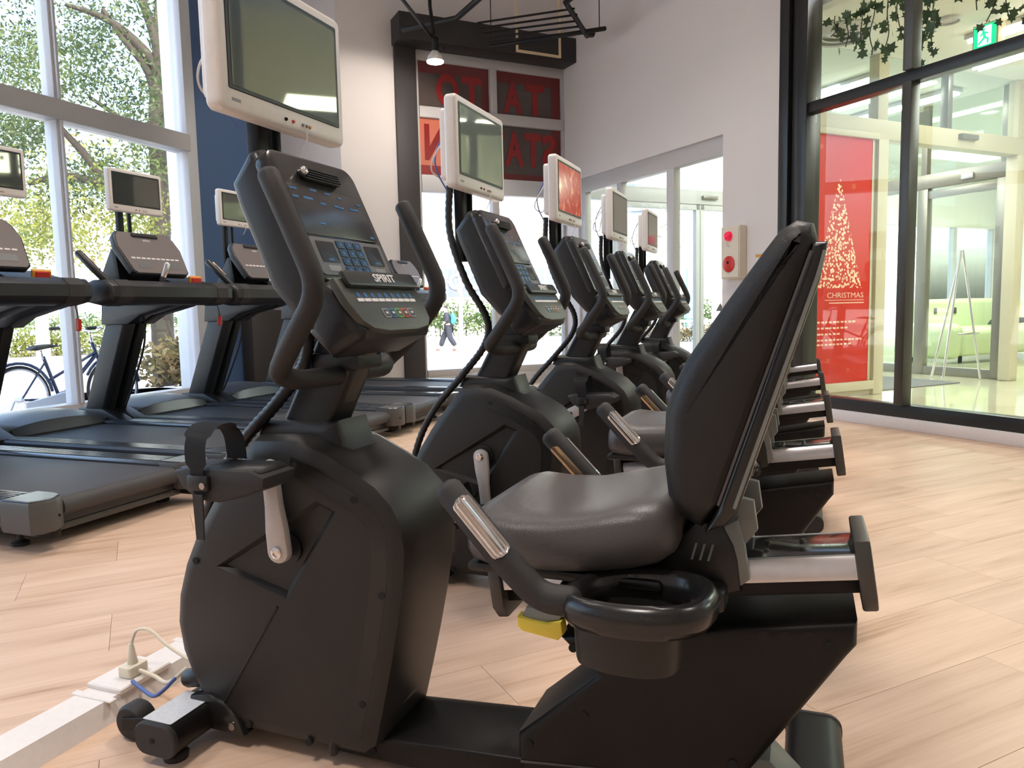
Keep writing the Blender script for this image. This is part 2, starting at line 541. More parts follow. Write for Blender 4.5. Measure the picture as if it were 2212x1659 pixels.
def postermat():
    """red poster: faint star sprinkle; printed tree of glitter in the poster's own coordinates (x 0..0.9, y 0..2.46)"""
    m, nt, b = nmat('poster_red')
    tc = nt.nodes.new('ShaderNodeTexCoord')
    sp = nt.nodes.new('ShaderNodeSeparateXYZ')
    nt.links.new(tc.outputs['Object'], sp.inputs[0])
    def mth(op, a, b_=None, c=None):
        n = nt.nodes.new('ShaderNodeMath'); n.operation = op
        for i, v in enumerate((a, b_, c)):
            if v is None: continue
            if isinstance(v, (int, float)): n.inputs[i].default_value = v
            else: nt.links.new(v, n.inputs[i])
        return n.outputs[0]
    X, Z = sp.outputs[0], sp.outputs[2]
    # tree cone : apex z 2.10, base z 0.98, half width 0.33 at base, centre x 0.42
    t = mth('DIVIDE', mth('SUBTRACT', 2.06, Z), 1.10)
    half = mth('MULTIPLY', t, 0.34)
    dx = mth('ABSOLUTE', mth('SUBTRACT', X, 0.45))
    ins = mth('MULTIPLY', mth('LESS_THAN', dx, half), mth('MULTIPLY', mth('LESS_THAN', t, 1.0), mth('GREATER_THAN', t, 0.0)))
    vo = nt.nodes.new('ShaderNodeTexVoronoi'); vo.inputs['Scale'].default_value = 34
    nt.links.new(tc.outputs['Object'], vo.inputs['Vector'])
    dots = mth('MULTIPLY', mth('LESS_THAN', vo.outputs['Distance'], 0.46), ins)
    nz = nt.nodes.new('ShaderNodeTexNoise'); nz.inputs['Scale'].default_value = 12
    nt.links.new(tc.outputs['Object'], nz.inputs['Vector'])
    dots = mth('MULTIPLY', dots, mth('MULTIPLY_ADD', nz.outputs['Fac'], 1.7, 0.05))
    v2 = nt.nodes.new('ShaderNodeTexVoronoi'); v2.inputs['Scale'].default_value = 6.5
    nt.links.new(tc.outputs['Object'], v2.inputs['Vector'])
    fl = mth('MULTIPLY', mth('LESS_THAN', v2.outputs['Distance'], 0.20), 0.22)
    fl = mth('MULTIPLY', fl, mth('GREATER_THAN', mth('ABSOLUTE', mth('SUBTRACT', Z, 1.18)), 0.75))
    c1 = nt.nodes.new('ShaderNodeMix'); c1.data_type = 'RGBA'
    c1.inputs[6].default_value = (0.66, 0.028, 0.018, 1); c1.inputs[7].default_value = (0.85, 0.38, 0.12, 1)
    nt.links.new(fl, c1.inputs[0])
    c2 = nt.nodes.new('ShaderNodeMix'); c2.data_type = 'RGBA'
    c2.inputs[7].default_value = (1.0, 0.80, 0.58, 1)
    cl = nt.nodes.new('ShaderNodeClamp'); nt.links.new(dots, cl.inputs[0])
    nt.links.new(cl.outputs[0], c2.inputs[0]); nt.links.new(c1.outputs[2], c2.inputs[6])
    nt.links.new(c2.outputs[2], b.inputs['Base Color'])
    b.inputs['Roughness'].default_value = 0.4
postermat()

def filmmat(name, c1, c2):
    """printed window film, opaque to daylight"""
    m, nt, b = nmat(name)
    tc = nt.nodes.new('ShaderNodeTexCoord')
    nz = nt.nodes.new('ShaderNodeTexNoise'); nz.inputs['Scale'].default_value = 1.4
    nt.links.new(tc.outputs['Object'], nz.inputs['Vector'])
    mx = nt.nodes.new('ShaderNodeMix'); mx.data_type = 'RGBA'
    mx.inputs[6].default_value = (*c1, 1); mx.inputs[7].default_value = (*c2, 1)
    nt.links.new(nz.outputs['Fac'], mx.inputs[0])
    nt.links.new(mx.outputs[2], b.inputs['Base Color'])
    b.inputs['Roughness'].default_value = 0.25
filmmat('film_dark', (0.075, 0.060, 0.055), (0.095, 0.070, 0.062))
filmmat('film_edge', (0.13, 0.018, 0.018), (0.16, 0.02, 0.02))
filmmat('film_letter', (0.26, 0.012, 0.012), (0.30, 0.015, 0.014))
filmmat('film_backlit_orange', (0.62, 0.16, 0.10), (0.70, 0.22, 0.14))  # lower-left pane: the glow of daylight behind it is put into the colour

# ================================================================== THE ROOM
ABROT = (0, 0, AL)                      # local x = B, local y = A
BW, AW = 5.154, 8.79                    # planes of the door/glass wall and of the sign window wall
XW, YC = -6.0, 7.58                     # window wall and side of the white corner column

def clip(poly, nx, ny, d):
    """keep nx*x+ny*y <= d"""
    out = []
    for i in range(len(poly)):
        p, q = poly[i], poly[(i + 1) % len(poly)]
        dp, dq = nx * p[0] + ny * p[1] - d, nx * q[0] + ny * q[1] - d
        if dp <= 0: out.append(p)
        if dp * dq < 0:
            t = dp / (dp - dq)
            out.append((p[0] + (q[0] - p[0]) * t, p[1] + (q[1] - p[1]) * t))
    return out
room_planes = ((-1, 0, -XW), (1, 0, 4.5), (0, -1, 3.0), (BV.x, BV.y, BW), (AV.x, AV.y, AW))
base = [(-20, -20), (20, -20), (20, 20), (-20, 20)]
for p in room_planes: base = clip(base, *p)
fl = MB().prism(base, -0.12, -0.006, 'z').done('floor', 'floor_base', smooth=0)
struct(fl)
# planks: long along B, laid in running courses; each one an object, alike ones share a mesh
PL, PWD, GAP = 0.92, 0.305, 0.0005
def plank_mesh(poly):
    b = MB(); b.slab(poly, -0.006, 0.0, edge=0.0006, steps=1, axis='z')
    return b
full = plank_mesh([(GAP, GAP), (PL - GAP, GAP), (PL - GAP, PWD - GAP), (GAP, PWD - GAP)]).done('plank', 'plank_wood', fl, smooth=0)
full_me = full.data
bpy.data.objects.remove(full)
cands = []
for j in range(-14, 32):
    off = (j % 3) * PL / 3 + 0.17
    for i in range(-12, 9):
        b0, a0 = i * PL + off, j * PWD
        quad = [(b0 + GAP, a0 + GAP), (b0 + PL - GAP, a0 + GAP), (b0 + PL - GAP, a0 + PWD - GAP), (b0 + GAP, a0 + PWD - GAP)]
        xy = [(AV * a_ + BV * b_) for b_, a_ in quad]
        poly = [(v.x, v.y) for v in xy]
        cl = poly
        for p in room_planes:
            cl = clip(cl, *p)
            if len(cl) < 3: break
        if len(cl) < 3: continue
        ctr = ab(a0 + PWD / 2, b0 + PL / 2)
        if ctr.y < -0.3 or ctr.x > 4.2: continue
        cands.append(((ctr - Vector((0, 0, 0))).length, b0, a0, cl if len(cl) != 4 or abs(sum((cl[k][0] - poly[k][0]) ** 2 for k in range(4))) > 1e-6 else None))
cands.sort(key=lambda t: t[0])
rest = MB()
for k, (d, b0, a0, cl) in enumerate(cands):
    if k < 300:
        if cl is None:
            o = bpy.data.objects.new('plank', full_me); COL.objects.link(o)
            o.parent = fl; o.location = ab(a0, b0); o.rotation_euler = ABROT
        else:
            o0 = ab(a0, b0)
            loc = [(Vector((x, y, 0)) - o0) for x, y in cl]
            pts = [(v.dot(BV), v.dot(AV)) for v in loc]
            o = plank_mesh(pts).done('plank', 'plank_wood', fl, smooth=0)
            o.location = o0; o.rotation_euler = ABROT
    else:
        pts = [(x, y) for x, y in cl] if cl else [((ab(a_, b_)).x, (ab(a_, b_)).y) for b_, a_ in ((b0 + GAP, a0 + GAP), (b0 + PL - GAP, a0 + GAP), (b0 + PL - GAP, a0 + PWD - GAP), (b0 + GAP, a0 + PWD - GAP))]
        rest.prism(pts, -0.006, 0.0, 'z')
if len(rest.bm.verts):
    r_ = rest.done('plank_rows', 'plank_wood', fl, smooth=0); r_['kind'] = 'stuff'

ce = [(-20, -20), (20, -20), (20, 20), (-20, 20)]
for p in ((-1, 0, -XW + .3), (1, 0, 4.8), (0, -1, 3.3), (BV.x, BV.y, BW + .2), (AV.x, AV.y, AW + .3)): ce = clip(ce, *p)
struct(MB().prism(ce, CEIL, CEIL + 0.2, 'z').done('ceiling', 'ceiling_white', smooth=0))

# ---- window wall on the street side (plane X = XW)
wl = struct(MB().box(XW - .25, XW, 6.45, YC + .8, -0.3, CEIL).done('wall_left', 'wall_blue', smooth=0))
struct(MB().box(XW - .25, XW, -3.2, 6.45, 4.5, CEIL).done('wall_left_top', 'wall_white', smooth=0))
struct(MB().box(XW - .25, XW + .02, -3.2, 6.45, -0.3, 0.12).done('wall_left_sill', 'frame_white', smooth=0))
w1 = MB()
w1.box(XW - .14, XW + .02, 6.31, 6.45, 0.12, 4.5); w1.box(XW - .14, XW + .02, -3.2, 6.31, 4.38, 4.5)
w1 = struct(w1.done('window_1', 'frame_white', bevel=.006))
tr = MB().box(XW - .16, XW + .05, -3.2, 6.33, 2.665, 2.835).done('transom', 'frame_grey', w1, bevel=.008)
MB().box(XW - .14, XW + .02, -3.2, 6.31, 0.12, 0.22).done('bottom_rail', 'frame_white', w1, bevel=.006)
ys = [6.31, 4.86, 3.36, 1.86, 0.36, -1.14, -2.64]
for y in ys[1:]:
    for z0, z1 in ((0.22, 2.665), (2.835, 4.38)):
        m = MB(); m.box(XW - .13, XW + .015, y - .035, y + .035, z0, z1); m.box(XW - .06, XW + .045, y - .012, y + .012, z0, z1)
        m.done('mullion', 'frame_white', w1, bevel=.004)
for i in range(len(ys) - 1):
    for z0, z1 in ((0.22, 2.665), (2.835, 4.38)):
        MB().box(XW - .06, XW - .052, ys[i + 1] + .035, ys[i] - .035, z0, z1).done('pane', 'glass', w1, smooth=0)
# pale outer pillar just outside the glass
struct(MB().box(XW - .56, XW - .26, 6.60, 7.15, -0.3, 4.6).done('trim_1', 'pillar_white', bevel=.01))

# ---- white corner column, black column and black beam
cpoly = [(XW, YC), (-4.962, YC)]
for a_, b_ in ((AW, 2.86), (AW + .5, 2.86)):
    v = ab(a_, b_); cpoly.append((v.x, v.y))
cpoly += [(XW - .2, 8.6)]
struct(MB().prism(cpoly, -0.3, CEIL, 'z').done('wall_corner', 'wall_white', smooth=0))
struct(MB().box(2.86, 3.12, AW - .05, AW + .3, -0.3, 4.32).done('trim_2', 'wall_dark', rot=ABROT, bevel=.004))
struct(MB().box(2.84, BW, AW - .32, AW - .01, 4.04, 4.33).done('trim_3', 'wall_black', rot=ABROT, bevel=.004))
# low dark panel standing against the blue wall
tag(MB().box(XW + .01, XW + .16, 6.98, 7.56, 0.0, 1.02).done('wall_panel', 'dark_brown', bevel=.01), 'low dark brown panel leaning against the blue wall', 'panel')

# ---- sign window (plane A = AW), seen from inside: film with mirrored letters above, clear glass below
wf = struct(MB().box(2.86, BW + .15, AW, AW + .25, 4.05, CEIL).done('wall_far', 'wall_white', rot=ABROT, smooth=0))
struct(MB().box(2.86, BW + .3, AW - .02, AW + .25, -0.3, 0.16).done('wall_far_sill', 'frame_grey', rot=ABROT, bevel=.005))
w2 = MB(); w2.box(3.12, BW, AW, AW + .1, 3.93, 4.05); w2.box(3.12, 3.16, AW, AW + .1, .16, 3.93); w2.box(BW - .04, BW, AW, AW + .1, .16, 3.93)
w2 = struct(w2.done('window_2', 'frame_grey', rot=ABROT, bevel=.004))
for nm, z0, z1, mt in (('transom', 3.27, 3.40, 'frame_grey'), ('transom', 2.40, 2.60, 'frame_white'), ('bottom_rail', .16, .24, 'frame_grey')):
    MB().box(3.16, BW - .04, AW - .02, AW + .1, z0, z1).done(nm, mt, w2, bevel=.004)
for z0, z1 in ((.24, 2.40), (2.60, 3.27), (3.40, 3.93)):
    MB().box(4.09, 4.18, AW - .02, AW + .1, z0, z1).done('mullion', 'frame_grey', w2, bevel=.004)
    for b0, b1 in ((3.16, 4.09), (4.18, BW - .04)):
        MB().box(b0, b1, AW + .05, AW + .056, z0, z1).done('pane', 'glass', w2, smooth=0)
def film(b0, b1, z0, z1, mat): return MB().box(b0, b1, AW + .036, AW + .0485, z0, z1).done('sign_film', mat, w2, smooth=0)
film(3.16, 4.09, 3.40, 3.93, 'film_dark'); film(4.18, 5.11, 3.40, 3.93, 'film_dark')
film(4.18, 5.11, 2.60, 3.27, 'film_dark'); film(3.16, 4.09, 2.60, 3.27, 'film_backlit_orange')
for b0, b1, z0, z1 in ((3.16, 4.09, 3.80, 3.93), (4.18, 5.11, 3.80, 3.93), (4.98, 5.11, 2.60, 3.80), (4.18, 4.98, 2.60, 2.68), (3.99, 4.09, 3.40, 3.80)):
    if z0 < 3.27 < z1:
        for q0, q1 in ((z0, 3.27), (3.40, z1)):
            MB().box(b0, b1, AW + .033, AW + .036, q0, q1).done('film_border', 'film_edge', w2, smooth=0)
    else: MB().box(b0, b1, AW + .033, AW + .036, z0, z1).done('film_border', 'film_edge', w2, smooth=0)
MB().box(3.16, 4.09, AW + .033, AW + .036, 2.60, 2.72).done('film_border', 'film_letter', w2, smooth=0)
def letter(ch, bc, zc, h, w):
    # readable from the street, so mirrored from in here
    mt = frame_mtx((bc, AW + .031, zc), (1, 0, 0), (0, 0, 1))
    t = text('letter', ch, 'film_letter', h * 1.40, w2, mt, depth=.001, mirror=True, offset=.022, width=w)
    return t
for ch, bc, w in (('T', 4.74, .27), ('A', 4.42, .27), ('I', 4.135, .05), ('T', 3.86, .27), ('O', 3.54, .30)):
    letter(ch, bc, 3.60, .36, w)
for ch, bc, w in (('S', 4.93, .20), ('T', 4.70, .25), ('A', 4.43, .27), ('T', 4.19, .2), ('I', 3.98, .06), ('O', 3.72, .3), ('N', 3.36, .27)):
    letter(ch, bc, 2.97, .40, w)

# ---- door / glass wall (plane B = BW)
wr = MB()
wr.box(BW, BW + .16, 8.47, AW + .1, -0.2, 2.60)
wr.box(BW, BW + .16, 5.03, 5.79, -0.2, CEIL)
wr.box(BW, BW + .16, 5.79, AW + .1, 2.60, CEIL)
wr.box(BW, BW + .16, -1.6, 5.03, 3.95, CEIL)
struct(wr.done('wall_right', 'wall_white', rot=ABROT, smooth=0))
d1 = MB(); d1.box(BW + .03, BW + .13, 5.79, 8.47, 2.42, 2.60)
d1 = struct(d1.done('door_1', 'frame_grey', rot=ABROT, bevel=.004))
for a0, a1 in ((8.35, 8.47), (7.56, 7.64), (6.58, 6.70), (5.79, 5.81)):
    MB().box(BW + .03, BW + .12, a0, a1, 0, 2.42).done('jamb', 'frame_white', d1, bevel=.004)
for a0, a1 in ((7.64, 8.35), (6.70, 7.56), (5.81, 6.58)):
    MB().box(BW + .07, BW + .076, a0, a1, 0.05, 2.42).done('pane', 'glass', d1, smooth=0)
MB().box(BW + .03, BW + .12, 5.81, 8.35, 0, .05).done('threshold', 'frame_white', d1, smooth=0)
w3 = MB(); w3.box(BW - .05, BW + .12, 4.73, 4.83, 0, 3.95); w3.box(BW - .02, BW + .12, 4.83, 4.91, 0, 3.95); w3.box(BW - .05, BW + .14, 4.93, 5.035, 0, 3.95); w3.box(BW, BW + .1, 4.9, 4.94, 0, 3.95)
w3 = struct(w3.done('window_3', 'frame_dark', rot=ABROT, bevel=.004))
MB().box(BW - .015, BW + .10, -1.5, 4.73, .0, .185).done('bottom_rail', 'frame_dark', w3, bevel=.004)
MB().box(BW - .03, BW + .08, -1.5, 4.73, 2.545, 2.63).done('transom', 'frame_dark', w3, bevel=.004)
MB().box(BW - .03, BW + .08, -1.5, 4.73, 3.87, 3.95).done('transom', 'frame_dark', w3, bevel=.004)
ms = [4.73, 3.80, 2.83, 1.86, .89, -.08, -1.05]
for a_ in ms[1:]:
    for z0, z1 in ((.185, 2.545), (2.63, 3.87)):
        m = MB(); m.box(BW - .06, BW + .04, a_ - .0375, a_ + .0375, z0, z1)
        m.done('mullion', 'frame_bronze', w3, bevel=.004)
for i in range(len(ms) - 1):
    for z0, z1 in ((.185, 2.545), (2.63, 3.87)):
        MB().box(BW + .03, BW + .036, ms[i + 1] + .03, ms[i] - .03, z0, z1).done('pane', 'glass_green', w3, smooth=0)
struct(MB().box(BW - .035, BW - .015, -1.5, 4.72, 0.0, .09).done('baseboard_right', 'baseboard', rot=ABROT, bevel=.004))

# ---- walls behind the camera close the room
struct(MB().box(4.5, 4.65, -3.2, 3.1, -0.1, CEIL).done('wall_back', 'wall_white', smooth=0))
struct(MB().box(XW - .2, 4.65, -3.2, -3.0, -0.1, CEIL).done('wall_rear', 'wall_white', smooth=0))

# ================================================================== RECUMBENT BIKES
HY = 0.13
OUT = [(-1.19, .035), (-1.268, .075), (-1.308, .13), (-1.337, .20), (-1.347, .268), (-1.338, .335), (-1.312, .412), (-1.272, .49), (-1.225, .56), (-1.165, .635), (-1.10, .71),
       (-.985, .715), (-.915, .690), (-.845, .655), (-.795, .626), (-.757, .588), (-.735, .545), (-.729, .491), (-.734, .422), (-.751, .329), (-.77, .241), (-.792, .15), (-.815, .06), (-.85, .035)]

def make_bike():
    T = empty('recumbent_bike', '', 'exercise bike')
    # --- front housing: rounded shell with a cut panel in each side
    m = MB()
    rings = []
    prof = [(-.130, .040), (-.127, .026), (-.116, .010), (-.085, 0.0), (.085, 0.0), (.116, .010), (.127, .026), (.130, .040)]
    R = m.rings([[(x, y, z) for x, z in inset(OUT, d)] for y, d in prof], cap0=False, cap1=False)
    quad = [(-.934, .585), (-.886, .566), (-1.020, .366), (-1.205, .418)]
    for side, ring in ((-1, R[0]), (1, R[-1])):
        qv = m.verts([(x, side * .130, z) for x, z in quad])
        qi = m.verts([(x, side * .118, z) for x, z in inset(quad, .012)])
        es = []
        for L in (ring, qv):
            for i in range(len(L)):
                e = m.bm.edges.get((L[i], L[(i + 1) % len(L)])) or m.bm.edges.new((L[i], L[(i + 1) % len(L)]))
                es.append(e)
        bmesh.ops.triangle_fill(m.bm, use_beauty=True, use_dissolve=False, edges=es)
        for i in range(4):
            m.face([qv[i], qv[(i + 1) % 4], qi[(i + 1) % 4], qi[i]])
        m.face(qi)
    H = m.done('front_housing', 'shroud', T, smooth=32)
    # raised edge band round the outer face
    for s in (-1, 1):
        face = inset(OUT, .040)
        inner = inset(OUT, .075)
        idx = list(range(11, 23))
        b = MB()
        ro = [(face[i][0], s * .1305, face[i][1]) for i in idx]; ri = [(inner[i][0], s * .1335, inner[i][1]) for i in idx]
        v0, v1 = b.verts(ro), b.verts(ri)
        v2 = b.verts([(p[0], s * .1295, p[2]) for p in ri])
        for i in range(len(idx) - 1):
            b.face([v0[i], v0[i + 1], v1[i + 1], v1[i]]); b.face([v1[i], v1[i + 1], v2[i + 1], v2[i]])
        b.done('edge_band', 'shroud_gloss', H, smooth=40)
        # crease running down from the panel corner
        MB().tube([(-1.046, s * .130, .344), (-1.203, s * .130, .106)], .0035, 6, flat=1).done('crease', 'shroud', H)
        for x, z in ((-.983, .656), (-.841, .594), (-.786, .401), (-.842, .161), (-.981, .052), (-1.141, .062), (-1.262, .425)):
            b = MB(); b.lathe([(.008, -.0045), (.008, .0045)], 10, (x, s * .128, z), 'y'); b.done('screw_hole', 'hole', H, smooth=0)
        b = MB(); b.lathe([(.034, -.006), (.034, .006)], 18, (-1.015, s * .120, .476), 'y'); b.done('axle_cover', 'plastic_dark', H)
        # foot fairing with the bright screw
        b = MB(); b.slab([(-1.30, .105), (-1.245, .118), (-1.195, .10), (-1.165, .07), (-1.150, .035), (-1.30, .035)], s * .118 - .02, s * .118 + .02, .006, 2); b.done('foot_fairing', 'shroud_gloss', H)
        b = MB(); b.lathe([(.009, -.003), (.007, .004)], 10, (-1.18, s * .139, .055), 'y'); b.done('screw', 'chrome', H)
    # --- neck and post
    b = MB(); b.slab([(-1.135, .70), (-1.115, .742), (-.957, .735), (-.922, .742), (-.905, .688), (-.86, .655), (-.90, .63)], -.068, .068, .02, 3); b.done('neck_cover', 'shroud', T)
    b = MB()
    lo = rrect(-1.085, -.955, -.045, .045, .015); hi = rrect(-.955, -.835, -.042, .042, .015)
    b.rings([[(x, y, .72) for x, y in lo], [(x, y, .96) for x, y in hi]])
    P = b.done('console_post', 'shroud', T)
    b = MB()
    lo = rrect(-.978, -.950, -.03, .03, .01); hi = rrect(-.862, -.832, -.03, .03, .01)
    b.rings([[(x, y, .735) for x, y in lo], [(x, y, .945) for x, y in hi]]); b.done('post_trim', 'frame_bronze', P)
    # --- cranks and pedals
    for s, ang in ((-1, 0), (1, PI)):
        cx, cz = -1.015, .476
        dx, dz = (-.015, .178) if s < 0 else (.015, -.178)
        u = Vector((dx, 0, dz)).normalized(); n = Vector((u.z, 0, -u.x))
        L = math.hypot(dx, dz)
        def q(t, w): return (cx + u.x * t * L + n.x * w, cz + u.z * t * L + n.z * w)
        pol = []
        for k in range(9):
            a = PI + PI * k / 8; pol.append(q(math.sin(a) * .024 / L * 1.0, math.cos(a) * .026))
        pol += [q(.25, .025), q(.55, .019), q(1.0, .017)]
        for k in range(1, 6):
            a = PI * k / 6; pol.append(q(1 + math.sin(a) * .017 / L, math.cos(a) * .017))
        pol += [q(1.0, -.017), q(.55, -.019), q(.25, -.025)]
        C = MB().slab(pol, s * .150 - .010, s * .150 + .010, .005, 2).done('crank', 'silver_plastic', T)
        b = MB(); b.lathe([(.0125, 0), (.0125, .006), (.008, .007), (.008, .004), (.001, .004)] if s > 0 else [(.0125, 0), (.0125, -.006), (.008, -.007), (.008, -.004), (.001, -.004)], 14, (cx, s * .158, cz), 'y'); b.done('bolt', 'chrome', C)
        px, pz = q(1.0, 0)
        b = MB()
        sec = [(-.135, .012), (-.10, .020), (.055, .022), (.088, .010), (.085, -.012), (.04, -.030), (-.03, -.048), (-.075, -.046), (-.115, -.022)]
        b.slab([(px + x, pz + z) for x, z in sec], s * .225 - .052, s * .225 + .052, .012, 2)
        D = b.done('pedal', 'rubber', T)
        b = MB(); b.slab([(px + x, pz + z) for x, z in ((-.120, .019), (.06, .024), (.075, .016), (-.125, .012))], s * .225 - .042, s * .225 + .042, .003, 1); b.done('tread_pad', 'plastic_dark', D)
        # strap looping over the pedal
        loop = [(-.062, -.056, -.03), (-.066, -.058, .02), (-.072, -.050, .07), (-.075, -.022, .098), (-.072, .02, .10), (-.068, .05, .07), (-.066, .056, .02)]
        pts = spline([(px + x, s * .225 - y * s, pz + z) for x, y, z in loop], 5)
        b = MB()
        wd = [.016 if i < 6 else (.034 if i > 11 and i < 22 else .026) for i in range(len(pts))]
        for off in (0,):
            rg = []
            for i, p in enumerate(pts):
                w = wd[i]
                rg.append([p + Vector((-w, 0, 0)), p + Vector((w, 0, 0))])
            vs = [b.verts(r) for r in rg]
            for i in range(len(vs) - 1): b.face([vs[i][0], vs[i][1], vs[i + 1][1], vs[i + 1][0]])
        ex = bmesh.ops.solidify(b.bm, geom=b.bm.faces[:], thickness=.0035)
        b.done('strap', 'rubber', D, smooth=50)
        b = MB(); b.box(px - .088, px - .038, s * .282 - .006, s * .282 + .006, pz - .022, pz + .008); b.done('buckle', 'plastic_dark', D, bevel=.003)
        b = MB(); b.lathe([(.007, -.004), (.005, .004)], 8, (px - .045, s * .290, pz - .010), 'y'); b.done('rivet', 'chrome', D)
        b = MB(); b.slab([(px - .075, pz - .12), (px - .055, pz - .12), (px - .052, pz - .03), (px - .078, pz - .03)], s * .284 - .002, s * .284 + .002, .001, 1); b.done('strap_tail', 'rubber', D)
    # --- console
    CW = .157
    shell = [(-1.020, 1.300), (-1.045, 1.296), (-1.092, 1.236), (-1.078, 1.192), (-1.005, 1.020), (-.945, .955), (-.905, .925), (-.872, 1.000)]
    K = MB().slab(shell, -CW + .004, CW - .004, .022, 3).done('console', 'plastic_dark', T)
    # face plate: rounded slab along the tilted face
    fb, ft = Vector((-.881, 0, 1.030)), Vector((-1.004, 0, 1.302))
    ud = (ft - fb).normalized(); Lf = (ft - fb).length
    nd = Vector((ud.z, 0, -ud.x))            # outwards, towards the rider
    fm = frame_mtx(fb, (0, 1, 0), ud)        # local x = Y, local y = up the face, z = outwards
    if fm.to_3x3().col[2].dot(nd) < 0: fm = frame_mtx(fb, (0, -1, 0), ud)
    sgn = 1 if fm.to_3x3().col[0].y > 0 else -1
    def onface(name, poly, z0, z1, mat, parent, edge=.002):
        if name != 'face_plate': poly = [(x, y * Lf / .331) for x, y in poly]
        o = MB().slab(poly, z0, z1, edge, 2, axis='z').done(name, mat, parent)
        o.matrix_local = fm
        return o
    F = onface('face_plate', rrect(-CW, CW, 0.0, Lf, .035, 5), -.034, .002, 'console_face', K, .008)
    onface('display', rrect(-.135, .135, .118, .245, .008), .002, .0035, 'screen_dim', K, .0008)
    onface('lower_panel', rrect(-.135, .135, .018, .112, .008), .002, .0040, 'console_panel', K, .0008)
    for x0, x1 in ((-.120, -.058), (.058, .120)):
        onface('readout', rrect(x0, x1, .050, .102, .004), .004, .005, 'plastic_dark', K, .0005)
        onface('caption', rrect(x0 + .012, x1 - .008, .027, .042, .002), .004, .0046, 'print_grey', K, .0004)
        onface('mark', rrect(x0 + .022, x1 - .022, .053, .059, .001), .005, .0056, 'print_blue', K, .0003)
    for r in range(4):
        for q_ in range(3):
            onface('key', rrect(-.048 + q_ * .0325, -.048 + q_ * .0325 + .029, .022 + r * .022, .022 + r * .022 + .0195, .003), .004, .0062, 'key_blue', K, .0008)
            onface('digit', rrect(-.048 + q_ * .0325 + .010, -.048 + q_ * .0325 + .019, .022 + r * .022 + .006, .022 + r * .022 + .0135, .002, 2), .0062, .0066, 'print_blue', K, .0002)
    for x, y, w in ((-.115, .233, .012), (-.045, .238, .012), (.005, .236, .010), (.048, .231, .007), (-.118, .212, .010), (-.028, .205, .010), (.022, .205, .009), (.040, .203, .008), (.095, .205, .013), (.118, .222, .008), (-.060, .150, .010), (.118, .130, .008), (.08, .205, .006), (-.075, .213, .016)):
        onface('mark', rrect(x - w, x + w, y - .0028, y + .0028, .001, 2), .0035, .0041, 'print_blue', K, .0002)
    # fan outlet
    V = onface('fan_vent', rrect(-.070, .070, .262, .292, .012), .002, .012, 'plastic_dark', K, .004)
    for k in range(4):
        onface('fan_slat', rrect(-.062, .062, .265 + k * .0065, .2685 + k * .0065, .001, 2), .010, .0155, 'frame_black', K, .0006)
    b = MB().tube([(-.068, .277 * Lf / .331, .010), (-.068, .277 * Lf / .331, .017)], .010, 10).done('fan_knob', 'chrome', K); b.matrix_local = fm
    # lower keypad block with the name tray
    low = [(-.905, 1.035), (-.858, 1.030), (-.795, .936), (-.800, .916), (-.872, .880), (-.925, .930)]
    B = MB().slab(low, -.150, .150, .024, 3).done('keypad_block', 'plastic_dark', T)
    kb, kt = Vector((-.792, 0, .930)), Vector((-.858, 0, 1.033))
    uk = (kt - kb).normalized(); Lk = (kt - kb).length
    km = frame_mtx(kb, (0, sgn, 0), uk)
    pol = [(-.115, .004), (-.06, -.004), (.06, -.004), (.115, .004), (.140, .022), (.156, .07), (.157, Lk), (-.157, Lk), (-.156, .07), (-.140, .022)]
    o = MB().slab(pol, -.008, .010, .004, 2, axis='z').done('keypad_face', 'console_green', B); o.matrix_local = km
    def onkey(name, poly, z0, z1, mat, edge=.0004):
        o = MB().slab(poly, z0, z1, edge, 1, axis='z').done(name, mat, B); o.matrix_local = km
    for k in range(9):
        x = -.118 + k * .0265
        onkey('program_key', rrect(x, x + .0235, .066, .074, .001, 2), .010, .0112, 'print_white')
        onkey('program_icon', rrect(x + .006, x + .0175, .076, .088, .003, 2), .010, .0110, 'print_blue')
    for k, mt in enumerate(('print_grey', 'print_blue', 'print_green', 'print_red', 'print_grey')):
        x = -.052 + k * .0265
        onkey('button', rrect(x, x + .0245, .026, .049, .004), .010, .0118, mt)
        onkey('button_centre', rrect(x + .003, x + .0215, .029, .046, .003), .0118, .0124, 'console_green')
        onkey('button_mark', rrect(x + .008, x + .0165, .035, .040, .001, 2), .0124, .0130, 'print_white')
    # reading tray lip carrying the name
    o = MB().slab(rrect(-.135, .150, Lk - .024, Lk + .012, .008), .010, .022, .003, 2, axis='z').done('tray', 'console_grey', B); o.matrix_local = km
    t = text('lettering', 'SPIRIT', 'print_white', .027, B, km @ Matrix.Translation((.012, Lk - .006, .0225)), depth=.0004, offset=.0006, width=.085)
    # --- handlebar, one bent tube
    side = [(-.916, -.25, 1.224), (-.876, -.25, 1.140), (-.817, -.25, 1.012), (-.905, -.235, .900), (-.955, -.205, .852), (-.935, -.165, .838), (-.925, -.06, .838)]
    pts = side + [(-.925, .06, .838)] + [(x, -y, z) for x, y, z in reversed(side[:-1])]
    path = fillet(pts, .05, 5)
    B2 = MB().tube(path, .0205, 14).done('handlebar', 'rubber', T)
    b = MB(); b.slab(rrect(-.99, -.87, .848, .885, .01), -.05, .05, .006, 2); b.done('handlebar_clamp', 'plastic_dark', B2)
    # --- television on its pole
    Pm = MB().box(-1.150, -1.115, -.024, .020, 1.14, 1.56).done('television_pole', 'frame_black', T, bevel=.006)
    MB().box(-1.130, -1.105, .028, .042, 1.24, 1.52).done('pole_bracket', 'frame_black', Pm, bevel=.004)
    TV = television(T, -1.06, 0.0, 1.515)
